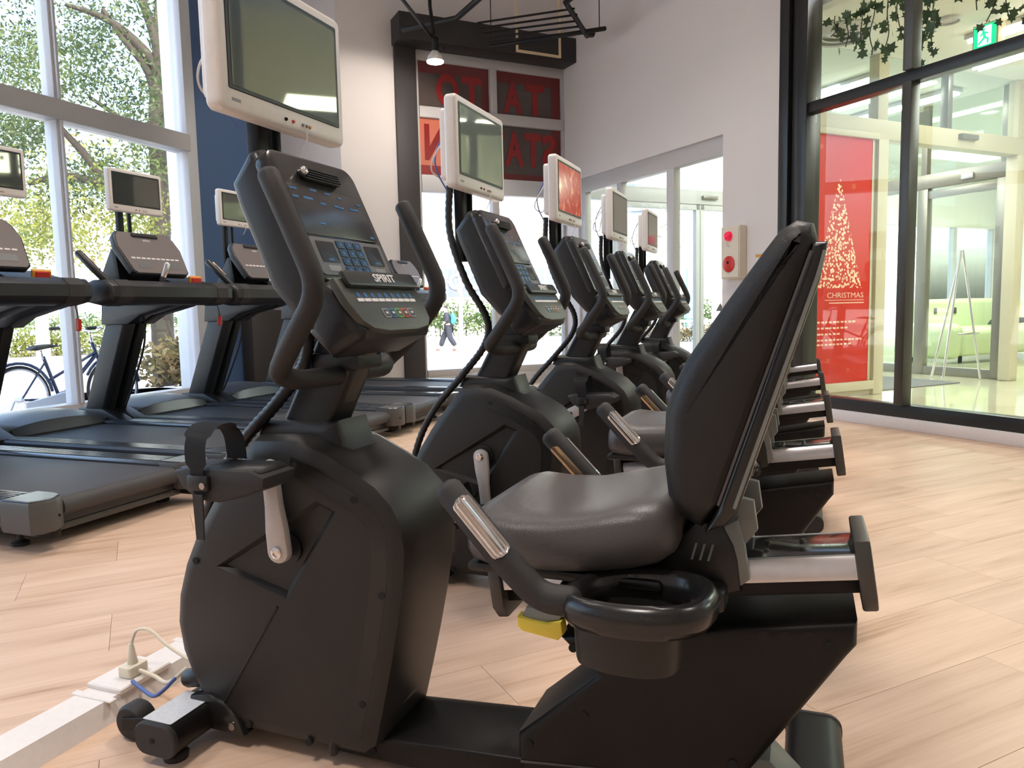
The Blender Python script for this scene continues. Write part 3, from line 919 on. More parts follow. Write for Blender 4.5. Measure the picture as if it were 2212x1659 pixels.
    # corrugated hose and loose cables behind the console
    hp = spline([(-1.160, -.03, 1.40), (-1.150, -.06, 1.24), (-1.085, -.08, 1.07), (-1.015, -.07, .94), (-1.025, -.07, .85), (-1.11, -.075, .745), (-1.23, -.06, .62), (-1.315, -.04, .48), (-1.36, -.03, .30), (-1.335, -.03, .16), (-1.29, -.02, .09)], 14)
    b = MB().tube(hp, [.0115 if i % 2 else .0135 for i in range(len(hp))], 10, dome=False).done('cable_hose', 'plastic_dark', T, smooth=60)
    b = MB().tube(spline([(-1.13, -.11, 1.55), (-1.17, -.13, 1.48), (-1.19, -.10, 1.44), (-1.17, -.04, 1.43), (-1.15, -.06, 1.50)], 8), .0028, 6).done('loose_cable', 'white_cable', T)
    b = MB().tube(spline([(-1.12, -.10, 1.60), (-1.17, -.11, 1.50), (-1.18, -.08, 1.44), (-1.165, -.03, 1.38)], 8), .0030, 6).done('loose_cable', 'blue_cable', T)
    # --- base beam and rear frame
    b = MB(); b.rings([[(-.95, -.095, .02), (-.95, -.095, .062), (-.95, -.06, .072), (-.95, .06, .072), (-.95, .095, .062), (-.95, .095, .02)],
                       [(-.45, -.100, .02), (-.45, -.100, .095), (-.45, -.06, .105), (-.45, .06, .105), (-.45, .100, .095), (-.45, .100, .02)]])
    BM = b.done('base_beam', 'frame_black', T, bevel=.004)
    for s in (-1, 1):
        b = MB(); b.lathe([(.010, -.004), (.010, .004)], 10, (-.845, s * .094, .040), 'y'); b.done('screw_hole', 'hole', BM, smooth=0)
    b = MB(); b.tube(fillet([(-.93, -.115, .03), (-.925, -.118, .068), (-.86, -.118, .082), (-.815, -.10, .118), (-.805, 0, .13), (-.815, .10, .118), (-.86, .118, .082), (-.925, .118, .068), (-.93, .115, .03)], .02, 4), .011, 8); b.done('collar', 'shroud', BM)
    rear = [(-.424, .352), (-.350, .285), (-.512, .142), (-.512, .022), (-.165, .022), (-.068, .165), (.075, .384), (.090, .405), (.090, .448)]
    RB = MB().slab(rear, -.100, .100, .016, 3).done('rear_frame', 'frame_black', T)
    for s in (-1, 1):
        for x, z in ((-.395, .335), (-.375, .205), (-.487, .128), (.048, .402), (-.105, .165)):
            b = MB(); b.lathe([(.0085, -.004), (.0085, .004)], 10, (x, s * .098, z), 'y'); b.done('screw_hole', 'hole', RB, smooth=0)
        for k in range(3):
            b = MB(); b.lathe([(.011, -.003), (.008, .003), (.001, .003)], 12, (-.055 + k * .035, s * .0995, .405 + k * .004), 'y'); b.done('vent_dimple', 'frame_black', RB)
        b = MB(); b.slab([(-.505, .085), (-.25, .115), (-.25, .118), (-.505, .090)], s * .100 - .002, s * .100 + .002, .001, 1); b.done('seam', 'frame_bronze', RB)
    # seat rail, inclined
    d = Vector((.64, 0, .092)).normalized(); up = Vector((-d.z, 0, d.x))
    rm = frame_mtx((-.545, 0, .425), d, (0, 1, 0))
    RL = .645
    def onrail(name, bx, mat, parent, bevel=.003):
        o = MB().box(*bx).done(name, mat, parent, bevel=bevel)
        if parent is T: o.matrix_local = rm
        return o
    RA = onrail('seat_rail', (0, RL, -.062, .062, -.032, .010), 'frame_black', T)
    for s in (-1, 1):
        o = MB().slab([(s * .062, -.002), (s * .082, -.002), (s * .082, .022), (s * .072, .036), (s * .062, .036)], 0.005, RL - .003, .001, 1, axis='x').done('aluminium_strip', 'aluminium', RA)
    onrail('rail_top', (.0, RL, -.062, .062, .010, .036), 'rail_black', RA)
    for x in (.50, .56):
        for s in (-1, 1):
            o = MB().lathe([(.006, 0), (.004, .004)], 8, (x, s * .025, .036)).done('screw', 'frame_bronze', RA)
    for x0, x1 in ((-.022, .003), (RL - .003, RL + .022)):
        pol = [(-.090, .030), (-.082, .062), (.082, .062), (.090, .030), (.090, -.035), (.070, -.060), (-.070, -.060), (-.090, -.035)]
        o = MB().slab(pol, x0, x1, .004, 2, axis='x').done('rail_end_cap', 'frame_bronze', RA)
    # carriage
    b = MB(); b.slab([(-.245, .490), (-.205, .560), (-.170, .598), (-.125, .598), (-.105, .560), (-.098, .535), (-.092, .480), (-.120, .470)], -.105, .105, .012, 2)
    CA = b.done('seat_carriage', 'plastic_dark', T)
    for s in (-1, 1):
        b = MB(); b.slab([(-.150, .520), (-.125, .590), (-.100, .605), (-.088, .560), (-.080, .500), (-.105, .478), (-.14, .478)], s * .088 - .010, s * .088 + .010, .004, 2); b.done('carriage_cover', 'carriage_grey', CA)
        b = MB(); b.slab([(-.128, .595), (-.100, .640), (-.075, .635), (-.068, .585), (-.090, .555)], s * .075 - .010, s * .075 + .010, .004, 2); b.done('hinge_cover', 'carriage_grey', CA)
        for k in range(3):
            b = MB(); b.slab([(-.178 + k * .014, .530), (-.174 + k * .014, .530), (-.166 + k * .014, .560), (-.170 + k * .014, .560)], s * .1055 - .0015, s * .1055 + .0015, .0005, 1); b.done('rib', 'carriage_grey', CA)
    b = MB(); b.box(-.50, -.16, -.07, .07, .455, .500); b.done('seat_support', 'plastic_dark', CA, bevel=.01)
    # --- seat: contoured cushion lofted along X
    b = MB()
    rg = []
    secs = [(-.566, .180, .535, .575, .0), (-.563, .193, .518, .596, .0), (-.554, .202, .506, .610, .002), (-.53, .208, .500, .618, .008), (-.47, .211, .498, .614, .014), (-.40, .212, .500, .618, .018), (-.33, .216, .508, .634, .018), (-.27, .214, .518, .648, .014), (-.225, .204, .530, .650, .010), (-.20, .185, .548, .635, .004), (-.192, .12, .565, .615, .0)]
    for x, w, z0, z1, dip in secs:
        pr = []
        n = 24
        for k in range(n):
            a = 2 * PI * k / n
            ca, sa = math.cos(a), math.sin(a)
            yy = w * (abs(ca) ** .42) * (1 if ca >= 0 else -1)
            zc, hh = (z0 + z1) / 2, (z1 - z0) / 2
            zz = zc + hh * (abs(sa) ** .60) * (1 if sa >= 0 else -1)
            if sa > 0: zz -= dip * (1 - (yy / w) ** 2) * sa
            pr.append((x, yy, zz))
        rg.append(pr)
    b.rings(rg)
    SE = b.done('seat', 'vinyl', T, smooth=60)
    b = MB(); b.slab(rrect(-.57, -.215, .494, .512, .008), -.185, .185, .006, 2); b.done('seat_pan', 'plastic_dark', SE)
    # --- backrest
    cush = [(-.150, .610), (-.185, .626), (-.205, .660), (-.212, .72), (-.209, .80), (-.194, .845), (-.174, .885), (-.117, .969), (-.060, 1.048), (-.036, 1.080), (-.012, 1.094), (.012, 1.088), (.018, 1.062), (-.020, .945), (-.070, .795), (-.116, .655)]
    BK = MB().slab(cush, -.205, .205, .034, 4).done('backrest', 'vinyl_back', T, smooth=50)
    shell = [(-.128, .640), (-.065, .83), (.008, 1.060), (.032, 1.060), (.022, 1.005), (-.094, .640), (-.112, .618), (-.145, .604)]
    b = MB(); b.slab(shell, -.196, .196, .012, 3); b.done('back_shell', 'shroud_gloss', BK, smooth=40)
    for s in (-1, 1):
        b = MB().tube([(-.098, s * .195, .650), (.018, s * .195, 1.010), (.026, s * .192, 1.045)], .0030, 6).done('edge_strip', 'carriage_grey', BK)
        b = MB().tube([(-.122, s * .203, .655), (-.070, s * .203, .812), (.008, s * .203, 1.045)], .0022, 6).done('piping', 'vinyl', BK)
    b = MB(); b.tube([(-.150, 0, .55), (-.135, 0, .66)], .030, 10); b.done('back_hinge', 'plastic_dark', BK)
    # --- arm rests, cup rings
    for s in (-1, 1):
        Y = s * .285
        arm = fillet([(-.556, Y * .98, .668), (-.448, Y, .552), (-.392, Y * 1.0, .502), (-.340, Y * 1.0, .502)], .045, 6)
        A = MB().tube(arm, .0245, 14).done('armrest', 'rubber', T)
        sen = [(Vector((-.570, Y * .98, .645)) + Vector((.0, 0, .0)), ), ]
        # sensor plate hugs the tube
        p0, p1 = Vector((-.540, Y * .983, .651)), Vector((-.458, Y * .998, .563))
        t = (p1 - p0).normalized()
        side_ = Vector((0, s * 1.0, 0)); upn = t.cross(side_); upn = upn if upn.z > 0 else -upn
        def plate(name, mat, a0, a1, ribs):
            b = MB(); rg = []
            N = 12
            for L in range(25):
                f = L / 24
                c_ = p0 + (p1 - p0) * f
                ww = max(.35, math.sqrt(max(0, 1 - max(0, (abs(f - .5) - .42) / .08) ** 2)))
                row = []
                for k in range(N + 1):
                    an = a0 + (a1 - a0) * ((k / N - .5) * ww + .5)
                    rad = .0250 + (.0020 if ribs and k % 2 else 0)
                    row.append(c_ + (side_ * math.cos(an) + upn * math.sin(an)) * rad)
                rg.append(row)
            b.rings(rg, False, False, closed=False)
            b.done(name, mat, A, smooth=24)
        plate('hand_sensor', 'chrome', math.radians(-5), math.radians(88), True)
        plate('sensor_back', 'gold_plate', math.radians(170), math.radians(250), False)
        # cup ring: fat D-shaped loop
        ring = [(-.350, .0), (-.335, .036), (-.285, .060), (-.205, .064), (-.150, .048), (-.128, .010), (-.140, -.034), (-.190, -.056), (-.270, -.056), (-.335, -.036)]
        yc_ = Y * 1.0
        yr_ = s * .252
        cen = Vector((-.238, yr_, .505))
        def P(x, y, z): return Vector((x, yr_ - s * y * 1.45, z))
        lo_ = spline([P(x, y, .500 + (x + .35) * .05) for x, y in ring + [ring[0]]], 4)[:-1]
        b = MB()
        sect = [(1.02, -.030), (1.11, -.016), (1.12, .004), (1.05, .018), (.93, .021), (.83, .012), (.80, -.024), (.82, -.03)]
        rg = []
        for sc, dz in sect:
            rg.append([Vector((cen.x + (p.x - cen.x) * sc, cen.y + (p.y - cen.y) * sc, p.z + dz)) for p in lo_])
        vs = [b.verts(r) for r in rg]
        n = len(lo_)
        for i in range(len(vs)):
            k = (i + 1) % len(vs)
            for j in range(n): b.face([vs[i][j], vs[i][(j + 1) % n], vs[k][(j + 1) % n], vs[k][j]])
        b.done('cup_ring', 'shroud_gloss', A, smooth=60)
        b = MB()
        rg = []
        for sc, z in ((.80, .480), (.76, .410), (.74, .402), (.68, .402), (.70, .412), (.76, .480)):
            rg.append([Vector((cen.x - .018 + (p.x - cen.x) * sc, cen.y + (p.y - cen.y) * sc * .92, z + (.01 if z < .4 else 0))) for p in lo_])
        vs = [b.verts(r) for r in rg]
        for i in range(len(vs) - 1):
            for j in range(n): b.face([vs[i][j], vs[i][(j + 1) % n], vs[i + 1][(j + 1) % n], vs[i + 1][j]])
        b.face(vs[3]); 
        b.done('cup_well', 'shroud', A, smooth=50)
        b = MB(); b.slab(rrect(-.185, -.115, .455, .495, .01), min(s * .08, s * .150), max(s * .08, s * .150), .006, 2); b.done('arm_bracket', 'plastic_dark', A)
    # yellow release lever under the near arm
    b = MB(); b.slab([(-.455, .442), (-.425, .438), (-.40, .436), (-.375, .443), (-.372, .420), (-.382, .408), (-.445, .416), (-.456, .425)], -.235, -.205, .005, 2)
    LV = b.done('release_lever', 'yellow', T)
    b = MB(); b.slab([(-.448, .441), (-.415, .433), (-.380, .442), (-.372, .458), (-.44, .458)], -.228, -.195, .003, 2); b.done('lever_stem', 'carriage_grey', LV)
    b = MB(); b.tube([(-.41, -.20, .45), (-.41, 0, .46)], .008, 8); b.done('lever_rod', 'frame_black', LV)
    # --- stabilisers
    def stab(xc, half, name):
        o = MB().slab(rrect(xc - .055, xc + .055, .028, .098, .030, 5), -half, half, .004, 1).done(name, 'frame_black', T)
        for s in (-1, 1):
            e = MB().slab(rrect(xc - .057, xc + .057, .026, .100, .031, 5), min(s * (half - .006), s * (half + .008)), max(s * (half - .006), s * (half + .008)), .003, 1).done('end_cap', 'rubber', o)
            f_ = MB().lathe([(.026, 0), (.028, .012), (.014, .022), (.012, .03)], 14, (xc + .01, s * (half - .04), 0)).done('levelling_foot', 'rubber', o)
            h_ = MB().lathe([(.006, -.004), (.006, .004)], 8, (xc - .005, s * (half + .006), .062), 'y').done('cap_hole', 'hole', o, smooth=0)
        return o
    fs = stab(-1.29, .245, 'front_stabiliser')
    for s in (-1, 1):
        wh = MB().lathe([(.012, -.024), (.036, -.024), (.042, -.016), (.042, .016), (.036, .024), (.012, .024)], 20, (-1.43, s * .17, .043), 'y').done('transport_wheel', 'rubber', T)
        MB().lathe([(.012, -.028), (.008, .0), (.012, .028)], 10, (-1.43, s * .17, .043), 'y').done('hub', 'chrome', wh)
        MB().slab([(-1.44, .03), (-1.44, .06), (-1.33, .08), (-1.33, .05)], s * .17 - .033, s * .17 - .027, .001, 1).done('wheel_bracket', 'frame_black', wh)
    o = MB().slab(rrect(-1.335, -1.255, -.238, -.11, .004), .0975, .0990, .0004, 1, axis='z').done('data_label', 'label_white', fs)
    b = MB(); b.slab([(-1.31, .03), (-1.17, .03), (-1.17, .10), (-1.24, .12), (-1.31, .10)], -.06, .06, .01, 2); b.done('front_foot', 'frame_black', T)
    b = MB(); b.tube([(-1.335, -.10, .125), (-1.29, -.10, .135)], .022, 12); b.done('cable_gland', 'plastic_dark', T)
    stab(.032, .25, 'rear_stabiliser')
    b = MB(); b.slab([(-.20, .04), (-.09, .15), (-.045, .15), (.045, .06), (.045, .035), (-.20, .03)], -.045, .045, .006, 2); b.done('rear_leg', 'carriage_grey', T)
    return T

def television(parent, x, y, z, w=.42, h=.295):
    """white television facing +X; the rounded rear box, bezel, glossy screen and sockets are its sub-parts"""
    def Y(p): return [(y + a, z + c) for a, c in p]
    o = MB().slab(Y(rrect(-w / 2, w / 2, -h / 2, h / 2, .018, 5)), x - .030, x + .012, .010, 3, axis='x').done('television', 'white_plastic', parent)
    MB().slab(Y(rrect(-w / 2 + .03, w / 2 - .03, -h / 2 + .03, h / 2 - .035, .015)), x - .062, x - .026, .008, 2, axis='x').done('rear_box', 'white_plastic', o)
    MB().slab(Y(rrect(-w / 2 + .022, w / 2 - .022, -h / 2 + .042, h / 2 - .022, .004, 2)), x + .010, x + .0135, .0012, 1, axis='x').done('screen_border', 'plastic_dark', o)
    MB().box(x + .0135, x + .0142, y - w / 2 + .032, y + w / 2 - .032, z - h / 2 + .050, z + h / 2 - .032).done('screen', 'screen', o, smooth=0)
    for k, yy in enumerate((-.015, .010, .045, .058, .070)):
        MB().lathe([(.0042, 0), (.0030, .004)], 8, (x + .012, y + yy, z - h / 2 + .020), 'x').done('socket', ('hole', 'print_red', 'print_grey', 'print_grey', 'print_orange')[k], o)
    MB().box(x + .012, x + .0128, y - w / 2 + .03, y - w / 2 + .055, z - h / 2 + .020, z - h / 2 + .026).done('maker_mark', 'print_grey', o, smooth=0)
    MB().tube(spline([(x + .015, y + .045, z - h / 2 + .018), (x + .022, y + .044, z - h / 2 - .01), (x + .010, y + .030, z - h / 2 - .05)], 5), .0016, 5).done('headphone_lead', 'white_cable', o)
    return o

pm('screen_dim', (0.035, 0.033, 0.034), 0.25)
BY, BSP = 1.41, 1.06
bike = make_bike()
names = ['large nearest black recumbent exercise bike, its television cut by the top of the picture',
         'second black recumbent exercise bike from the camera, directly behind the nearest one',
         'middle black recumbent exercise bike of the row of five, its television painted with a red poster reflection',
         'fourth black recumbent exercise bike from the camera, last but one in the row',
         'farthest black recumbent exercise bike, nearest to the entrance doors']
cranks = [0, 180, 66, 0, 40]
bikes = [bike]
for k in range(1, 5):
    bikes.append(copy_tree(bike))
for k, o in enumerate(bikes):
    o.location = (0, BY + BSP * k, 0)
    tag(o, names[k], 'exercise bike', 'recumbent exercise bikes in a row')
    # turn the cranks of each bike about the axle, the pedals ride along
    if cranks[k]:
        c_, a_ = Vector((-1.015, 0, .476)), math.radians(cranks[k])
        R_ = Matrix.Translation(c_) @ Matrix.Rotation(a_, 4, 'Y') @ Matrix.Translation(-c_)
        for ch in o.children:
            if ch.name.startswith('crank'):
                ch.matrix_local = R_
            elif ch.name.startswith('pedal'):
                p_ = Vector((-1.03, 0, .654)) if ch.matrix_local is not None else None
                near = sum((ch.data.vertices[i].co.y for i in range(len(ch.data.vertices)))) < 0
                p_ = Vector((-1.030, 0, .654)) if near else Vector((-1.0, 0, .298))
                ch.location = (R_ @ p_) - p_

# the nearest bike's hose runs inside the console shell before it comes out below
for ch in bikes[0].children:
    if ch.name.startswith('cable_hose'):
        hp = spline([(-1.145, 0, 1.40), (-1.11, 0, 1.27), (-1.06, 0, 1.14), (-.99, -.02, 1.00), (-.985, -.055, .93), (-1.00, -.06, .86), (-1.065, -.07, .78), (-1.15, -.075, .70), (-1.235, -.06, .61), (-1.315, -.04, .48), (-1.36, -.03, .30), (-1.335, -.03, .16), (-1.29, -.02, .09)], 14)
        o = MB().tube(hp, [.0125 if i % 2 else .0148 for i in range(len(hp))], 10, dome=False).done('cable_hose', 'plastic_dark', bikes[0], smooth=60)
        bpy.data.objects.remove(ch)
        break
# third television: the red poster's reflection painted on its screen as a glow
m_, nt_, b_ = nmat('screen_painted_reflection')
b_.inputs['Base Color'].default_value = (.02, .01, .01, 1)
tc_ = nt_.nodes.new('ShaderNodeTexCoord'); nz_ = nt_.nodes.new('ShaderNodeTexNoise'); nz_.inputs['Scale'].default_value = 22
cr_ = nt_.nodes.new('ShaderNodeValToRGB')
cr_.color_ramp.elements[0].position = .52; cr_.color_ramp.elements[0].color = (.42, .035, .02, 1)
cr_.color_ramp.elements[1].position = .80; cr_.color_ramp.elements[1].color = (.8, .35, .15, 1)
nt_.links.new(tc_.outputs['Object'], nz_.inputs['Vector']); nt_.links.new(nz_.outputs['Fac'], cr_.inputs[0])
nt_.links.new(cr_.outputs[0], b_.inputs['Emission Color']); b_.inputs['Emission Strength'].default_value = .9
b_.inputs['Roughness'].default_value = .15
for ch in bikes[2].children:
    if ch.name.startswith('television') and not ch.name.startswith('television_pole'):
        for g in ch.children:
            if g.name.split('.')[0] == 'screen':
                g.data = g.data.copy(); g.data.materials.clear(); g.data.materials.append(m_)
pm('gold_chrome', (0.62, 0.50, 0.40), 0.22, metal=1.0)

# ================================================================== TREADMILLS
def make_treadmill():
    """front towards -X; local y = 0 is the middle of the belt, x as in the room"""
    T = empty('treadmill', '', 'treadmill')
    XR, XB = -2.90, -4.78           # rear end, front end of the open belt
    HWD = .50
    # deck frame and belt
    MB().box(-5.30, XR - .10, -.33, .33, .085, .165).done('deck', 'tread_body', T, bevel=.01)
    b = MB()
    prof = [(-4.95, .205), (XR - .10, .205)]
    arc = [(XR - .10 + .042 * math.sin(a), .163 + .042 * math.cos(a)) for a in [PI * k / 10 for k in range(11)]]
    pts = [(-4.95, .205), (-4.0, .205), (-3.5, .205)] + arc + [(-3.5, .121), (-4.95, .121)]
    b.prism(pts, -.315, .315, 'y')
    b.done('belt', 'belt', T, smooth=30)
    b = MB(); b.lathe([(.034, -.36), (.034, -.32), (.030, -.32), (.030, .32), (.034, .32), (.034, .36)], 16, (XR - .10, 0, .163), 'y'); b.done('rear_roller', 'chrome', T)
    MB().box(-5.2, XR - .02, -.42, -.37, .055, .12).done('frame_bar', 'frame_black', T, bevel=.006)
    MB().box(-5.2, XR - .02, .37, .42, .055, .12).done('frame_bar', 'frame_black', T, bevel=.006)
    MB().box(XR - .16, XR - .10, -.42, .42, .055, .085).done('cross_bar', 'frame_bronze', T, bevel=.004)
    for s in (-1, 1):
        # ribbed foot rail
        pol = [(s * .325, .175), (s * .325, .213), (s * .345, .222), (s * .478, .222), (s * .492, .210), (s * .495, .13), (s * .47, .10), (s * .36, .10)]
        MB().slab(pol, -4.96, XR - .19, .004, 1, axis='x').done('side_rail', 'tread_side', T, bevel=0)
        R_ = MB()
        for k in range(5):
            y0 = s * (.362 + k * .022)
            R_.box(-4.9, XR - .22, min(y0, y0 + s * .013), max(y0, y0 + s * .013), .221, .2265)
        R_.done('rail_ribs', 'tread_side', T, smooth=0)
        # rear cap: rounded block
        out = [(XR - .20, .328), (XR - .085, .328), (XR - .035, .345), (XR, .40), (XR - .005, .455), (XR - .03, .50), (XR - .20, .50)]
        out = [(x, s * y) for x, y in out]
        C = MB().slab(out, .085, .228, .016, 2, axis='z').done('rear_cap', 'tread_cap', T)
        MB().slab([(x, y * 1.004) for x, y in inset(out, .006)], .222, .2305, .004, 1, axis='z').done('cap_top', 'tread_side', C)
        MB().lathe([(.020, -.002), (.020, .002)], 3, (XR - .012, s * .43, .155), 'x').done('cap_mark', 'hole', C, smooth=0)
        MB().lathe([(.007, -.003), (.007, .003)], 8, (XR - .008, s * .385, .15), 'x').done('screw_hole', 'hole', C, smooth=0)
        MB().lathe([(.006, -.012), (.034, -.008), (.034, .008), (.006, .012)], 18, (XR - .10, s * .338, .168), 'y').done('roller_disc', 'aluminium', C)
        # levelling foot
        F = MB().lathe([(.034, 0), (.036, .014), (.014, .026), (.010, .06)], 14, (XR - .25, s * .39, 0)).done('levelling_foot', 'rubber', T)
        # upright: two-tone slanted column
        b = MB()
        lo = [(-5.06, .405), (-4.89, .405), (-4.85, .43), (-4.85, .485), (-4.89, .50), (-5.06, .50)]
        hi = [(-4.70, .405), (-4.53, .405), (-4.49, .43), (-4.49, .485), (-4.53, .50), (-4.70, .50)]
        b.rings([[(x, s * y, .20) for x, y in lo], [(x, s * y, 1.06) for x, y in hi]])
        U = b.done('upright', 'tread_body', T, bevel=.008)
        b = MB(); b.slab([(-5.12, .20), (-5.08, .30), (-4.84, .30), (-4.66, .225), (-4.66, .19)], min(s * .39, s * .505), max(s * .39, s * .505), .012, 2); b.done('upright_shoe', 'tread_body', U)
        # flared bracket under the dashboard
        b = MB(); b.slab([(-4.78, .92), (-4.76, 1.10), (-3.98, 1.10), (-4.12, 1.04), (-4.40, .98), (-4.52, .92)], min(s * .385, s * .50), max(s * .385, s * .50), .012, 2); b.done('bracket', 'tread_body', U)
    # motor hood: arched across, its rear face dark
    b = MB()
    rg = []
    for k in range(13):
        y = -.5 + k / 12
        e = abs(y) / .5
        top = .335 - .085 * e ** 2.4
        rg.append([(-5.36, y, .06), (-5.36, y, top - .10), (-5.26, y, top - .02), (-5.10, y, top), (-4.92, y, top - .01), (-4.80, y, top - .045), (-4.775, y, .212), (-4.775, y, .06)])
    b.rings(rg)
    Hd = b.done('motor_hood', 'tread_hood', T, smooth=40)
    b = MB()
    rg = []
    for k in range(11):
        y = -.34 + .68 * k / 10
        top = .335 - .085 * (abs(y) / .5) ** 2.4
        rg.append([(-4.795, y, top - .050), (-4.768, y, .214), (-4.760, y, .214), (-4.785, y, top - .046)])
    b.rings(rg); b.done('hood_face', 'tread_side', Hd, smooth=40)
    MB().box(-5.25, -5.15, -.45, .45, 0, .07).done('front_foot', 'rubber', T, bevel=.01)
    # dashboard: thin tray and thick rear cross bar
    D = MB().slab(rrect(-4.62, -3.80, -.44, .44, .06), 1.115, 1.170, .012, 2, axis='z').done('dashboard', 'tread_body', T)
    bar = [(-3.86, 1.06), (-3.86, 1.17), (-3.80, 1.190), (-3.69, 1.185), (-3.65, 1.15), (-3.65, 1.09), (-3.68, 1.055), (-3.76, 1.04)]
    MB().slab(bar, -.50, .50, .03, 3).done('cross_handle', 'tread_body', T)
    for s in (-1, 1):
        MB().slab(inset(bar, -.004), min(s * .34, s * .44), max(s * .34, s * .44), .004, 1).done('handle_sleeve', 'rubber', T)
        if s < 0:
            G = MB().tube([(-3.74, s * .43, 1.17), (-3.80, s * .45, 1.235), (-3.90, s * .48, 1.345)], .022, 12).done('grip', 'plastic_dark', T)
            MB().tube([(-3.800, s * .438, 1.25), (-3.875, s * .460, 1.335)], .014, 8).done('hand_sensor', 'gold_chrome', G)
    # inner pair of short pulse grips
    for y in (-.06,):
        G = MB().tube([(-3.72, y, 1.17), (-3.715, y + .01, 1.215)], .018, 10).done('pulse_post', 'rubber', T)
        MB().tube([(-3.715, y + .01, 1.215), (-3.70, y + .035, 1.295)], .0185, 10).done('pulse_plate', 'chrome', G)
    # control strip with stop key
    MB().slab([(-3.99, 1.165), (-3.95, 1.235), (-3.80, 1.190), (-3.80, 1.165)], .12, .44, .012, 2).done('control_strip', 'tread_body', D)
    Sb = MB().slab([(-3.815, 1.193), (-3.800, 1.186), (-3.795, 1.225), (-3.812, 1.236)], .255, .365, .004, 1).done('stop_key', 'print_orange', T)
    MB().slab([(-3.803, 1.196), (-3.791, 1.191), (-3.788, 1.218), (-3.801, 1.226)], .270, .350, .003, 1).done('stop_face', 'red_plastic', Sb)
    # console
    cb, ct = Vector((-3.79, .03, 1.235)), Vector((-3.96, .03, 1.515))
    ud = (ct - cb).normalized(); L = (ct - cb).length
    fm = frame_mtx(cb, (0, 1, 0), ud)
    K = MB().slab([(-.20, 0), (.20, 0), (.225, .02), (.255, L * .6), (.235, L - .05), (.20, L - .012), (-.20, L - .012), (-.235, L - .05), (-.255, L * .6), (-.225, .02)], -.045, .0, .010, 2, axis='z').done('console', 'tread_body', T)
    K.matrix_local = fm
    def on(name, poly, z0, z1, mat, edge=.001):
        return MB().slab(poly, z0, z1, edge, 1, axis='z').done(name, mat, K)
    on('console_face', [(-.192, .006), (.192, .006), (.214, .025), (.242, L * .6), (.222, L - .058), (.19, L - .022), (-.19, L - .022), (-.222, L - .058), (-.242, L * .6), (-.214, .025)], 0, .004, 'tread_face')
    for x0 in (-.165, .065): on('readout', rrect(x0, x0 + .10, .040, .085, .004), .004, .005, 'console_panel', .0004)
    for k in range(10): on('program_key', rrect(-.19 + k * .0385, -.19 + k * .0385 + .030, .108, .119, .002, 2), .004, .0054, 'print_white', .0004)
    on('fan_vent', rrect(-.10, .10, L - .055, L - .030, .006), .004, .014, 'plastic_dark', .003)
    t = text('lettering', 'SPIRIT', 'print_white', .020, K, Matrix.Translation((0, L - .078, .0045)), depth=.0003, width=.060)
    MB().slab([(-4.16, 1.16), (-4.02, 1.40), (-3.98, 1.40), (-3.95, 1.16)], -.16, .16, .02, 2).done('console_neck', 'tread_body', D)
    # television
    MB().box(-4.075, -4.045, -.055, -.015, 1.16, 1.78).done('television_pole', 'frame_black', T, bevel=.004)
    MB().box(-4.07, -4.05, .030, .050, 1.45, 1.70).done('pole_brace', 'frame_black', T, bevel=.004)
    television(T, -3.97, .02, 1.755, .41, .262)
    # safety key on its cord
    cord = spline([(-3.80, .47, 1.10), (-3.785, .49, 1.00), (-3.79, .495, .90)], 6)
    Cd = MB().tube(cord, .003, 6).done('safety_cord', 'rubber', T)
    MB().slab([(-3.805, .90), (-3.775, .90), (-3.77, .965), (-3.80, .97)], .485, .505, .004, 1).done('safety_clip', 'red_plastic', Cd)
    cord = spline([(-4.45, .47, 1.12), (-4.48, .49, .80), (-4.62, .50, .5), (-4.72, .50, .32)], 6)
    MB().tube(cord, .008, 6).done('power_cord', 'rubber', T)
    return T
tm = make_treadmill()
tl = ['nearest black treadmill at the left edge, its grey belt and both rear caps in view',
      'second treadmill from the camera, its dark television screen standing against the tree',
      'third treadmill from the camera, its console half hidden behind the nearest bike',
      'fourth treadmill from the camera, only its deck and rear end showing behind the bikes',
      'farthest treadmill, its stop key and handle standing before the black column']
tms = [tm] + [copy_tree(tm) for _ in range(4)]
for k, o in enumerate(tms):
    o.location = (0, 2.68 + 1.02 * k, 0)
    tag(o, tl[k], 'treadmill', 'treadmills facing the street windows')
tms[0].location.y = 2.60
for k, dy in ((0, .16), (2, -.08)):      # two televisions are swivelled a little off centre
    for ch in tms[k].children:
        if ch.name.split('.')[0] in ('television', 'television_pole', 'pole_brace'):
            ch.location.y += dy
tms[4].location.y = 7.04                 # the last machine carries no television
for ch in list(tms[4].children):
    if ch.name.split('.')[0] in ('television', 'television_pole', 'pole_brace'):
        for g in list(ch.children): bpy.data.objects.remove(g)
        bpy.data.objects.remove(ch)
pm('lamp_shade', (0.9, 0.88, 0.85), 0.25, metal=0.6)

# ================================================================== SMALL THINGS IN THE ROOM
# white floor raceway with its outlet
R_ = empty('cable_raceway', 'white cable raceway lying on the wood floor beside the nearest bike', 'cable raceway', (-1.60, .8, 0))
b = MB()
b.slab([(-.062, 0), (-.052, .052), (.045, .052), (.062, 0)], -1.6, 4.8, .002, 1); b.done('raceway_body', 'white_plastic', R_)
MB().slab(rrect(-.060, .055, .50, .66, .004), .050, .064, .003, 1, axis='z').done('outlet_box', 'white_plastic', R_)
MB().slab(rrect(-.066, .066, .46, .48, .004), .050, .056, .002, 1, axis='z').done('joint_cover', 'white_plastic', R_)
for k in range(4):
    MB().slab(rrect(-.066, .066, .78 + k * .62, .80 + k * .62, .004), .050, .055, .002, 1, axis='z').done('joint_cover', 'white_plastic', R_)
pl = empty('power_plug', 'white plug with looping cable on the floor raceway outlet', 'plug', (-1.585, 1.375, .0645))
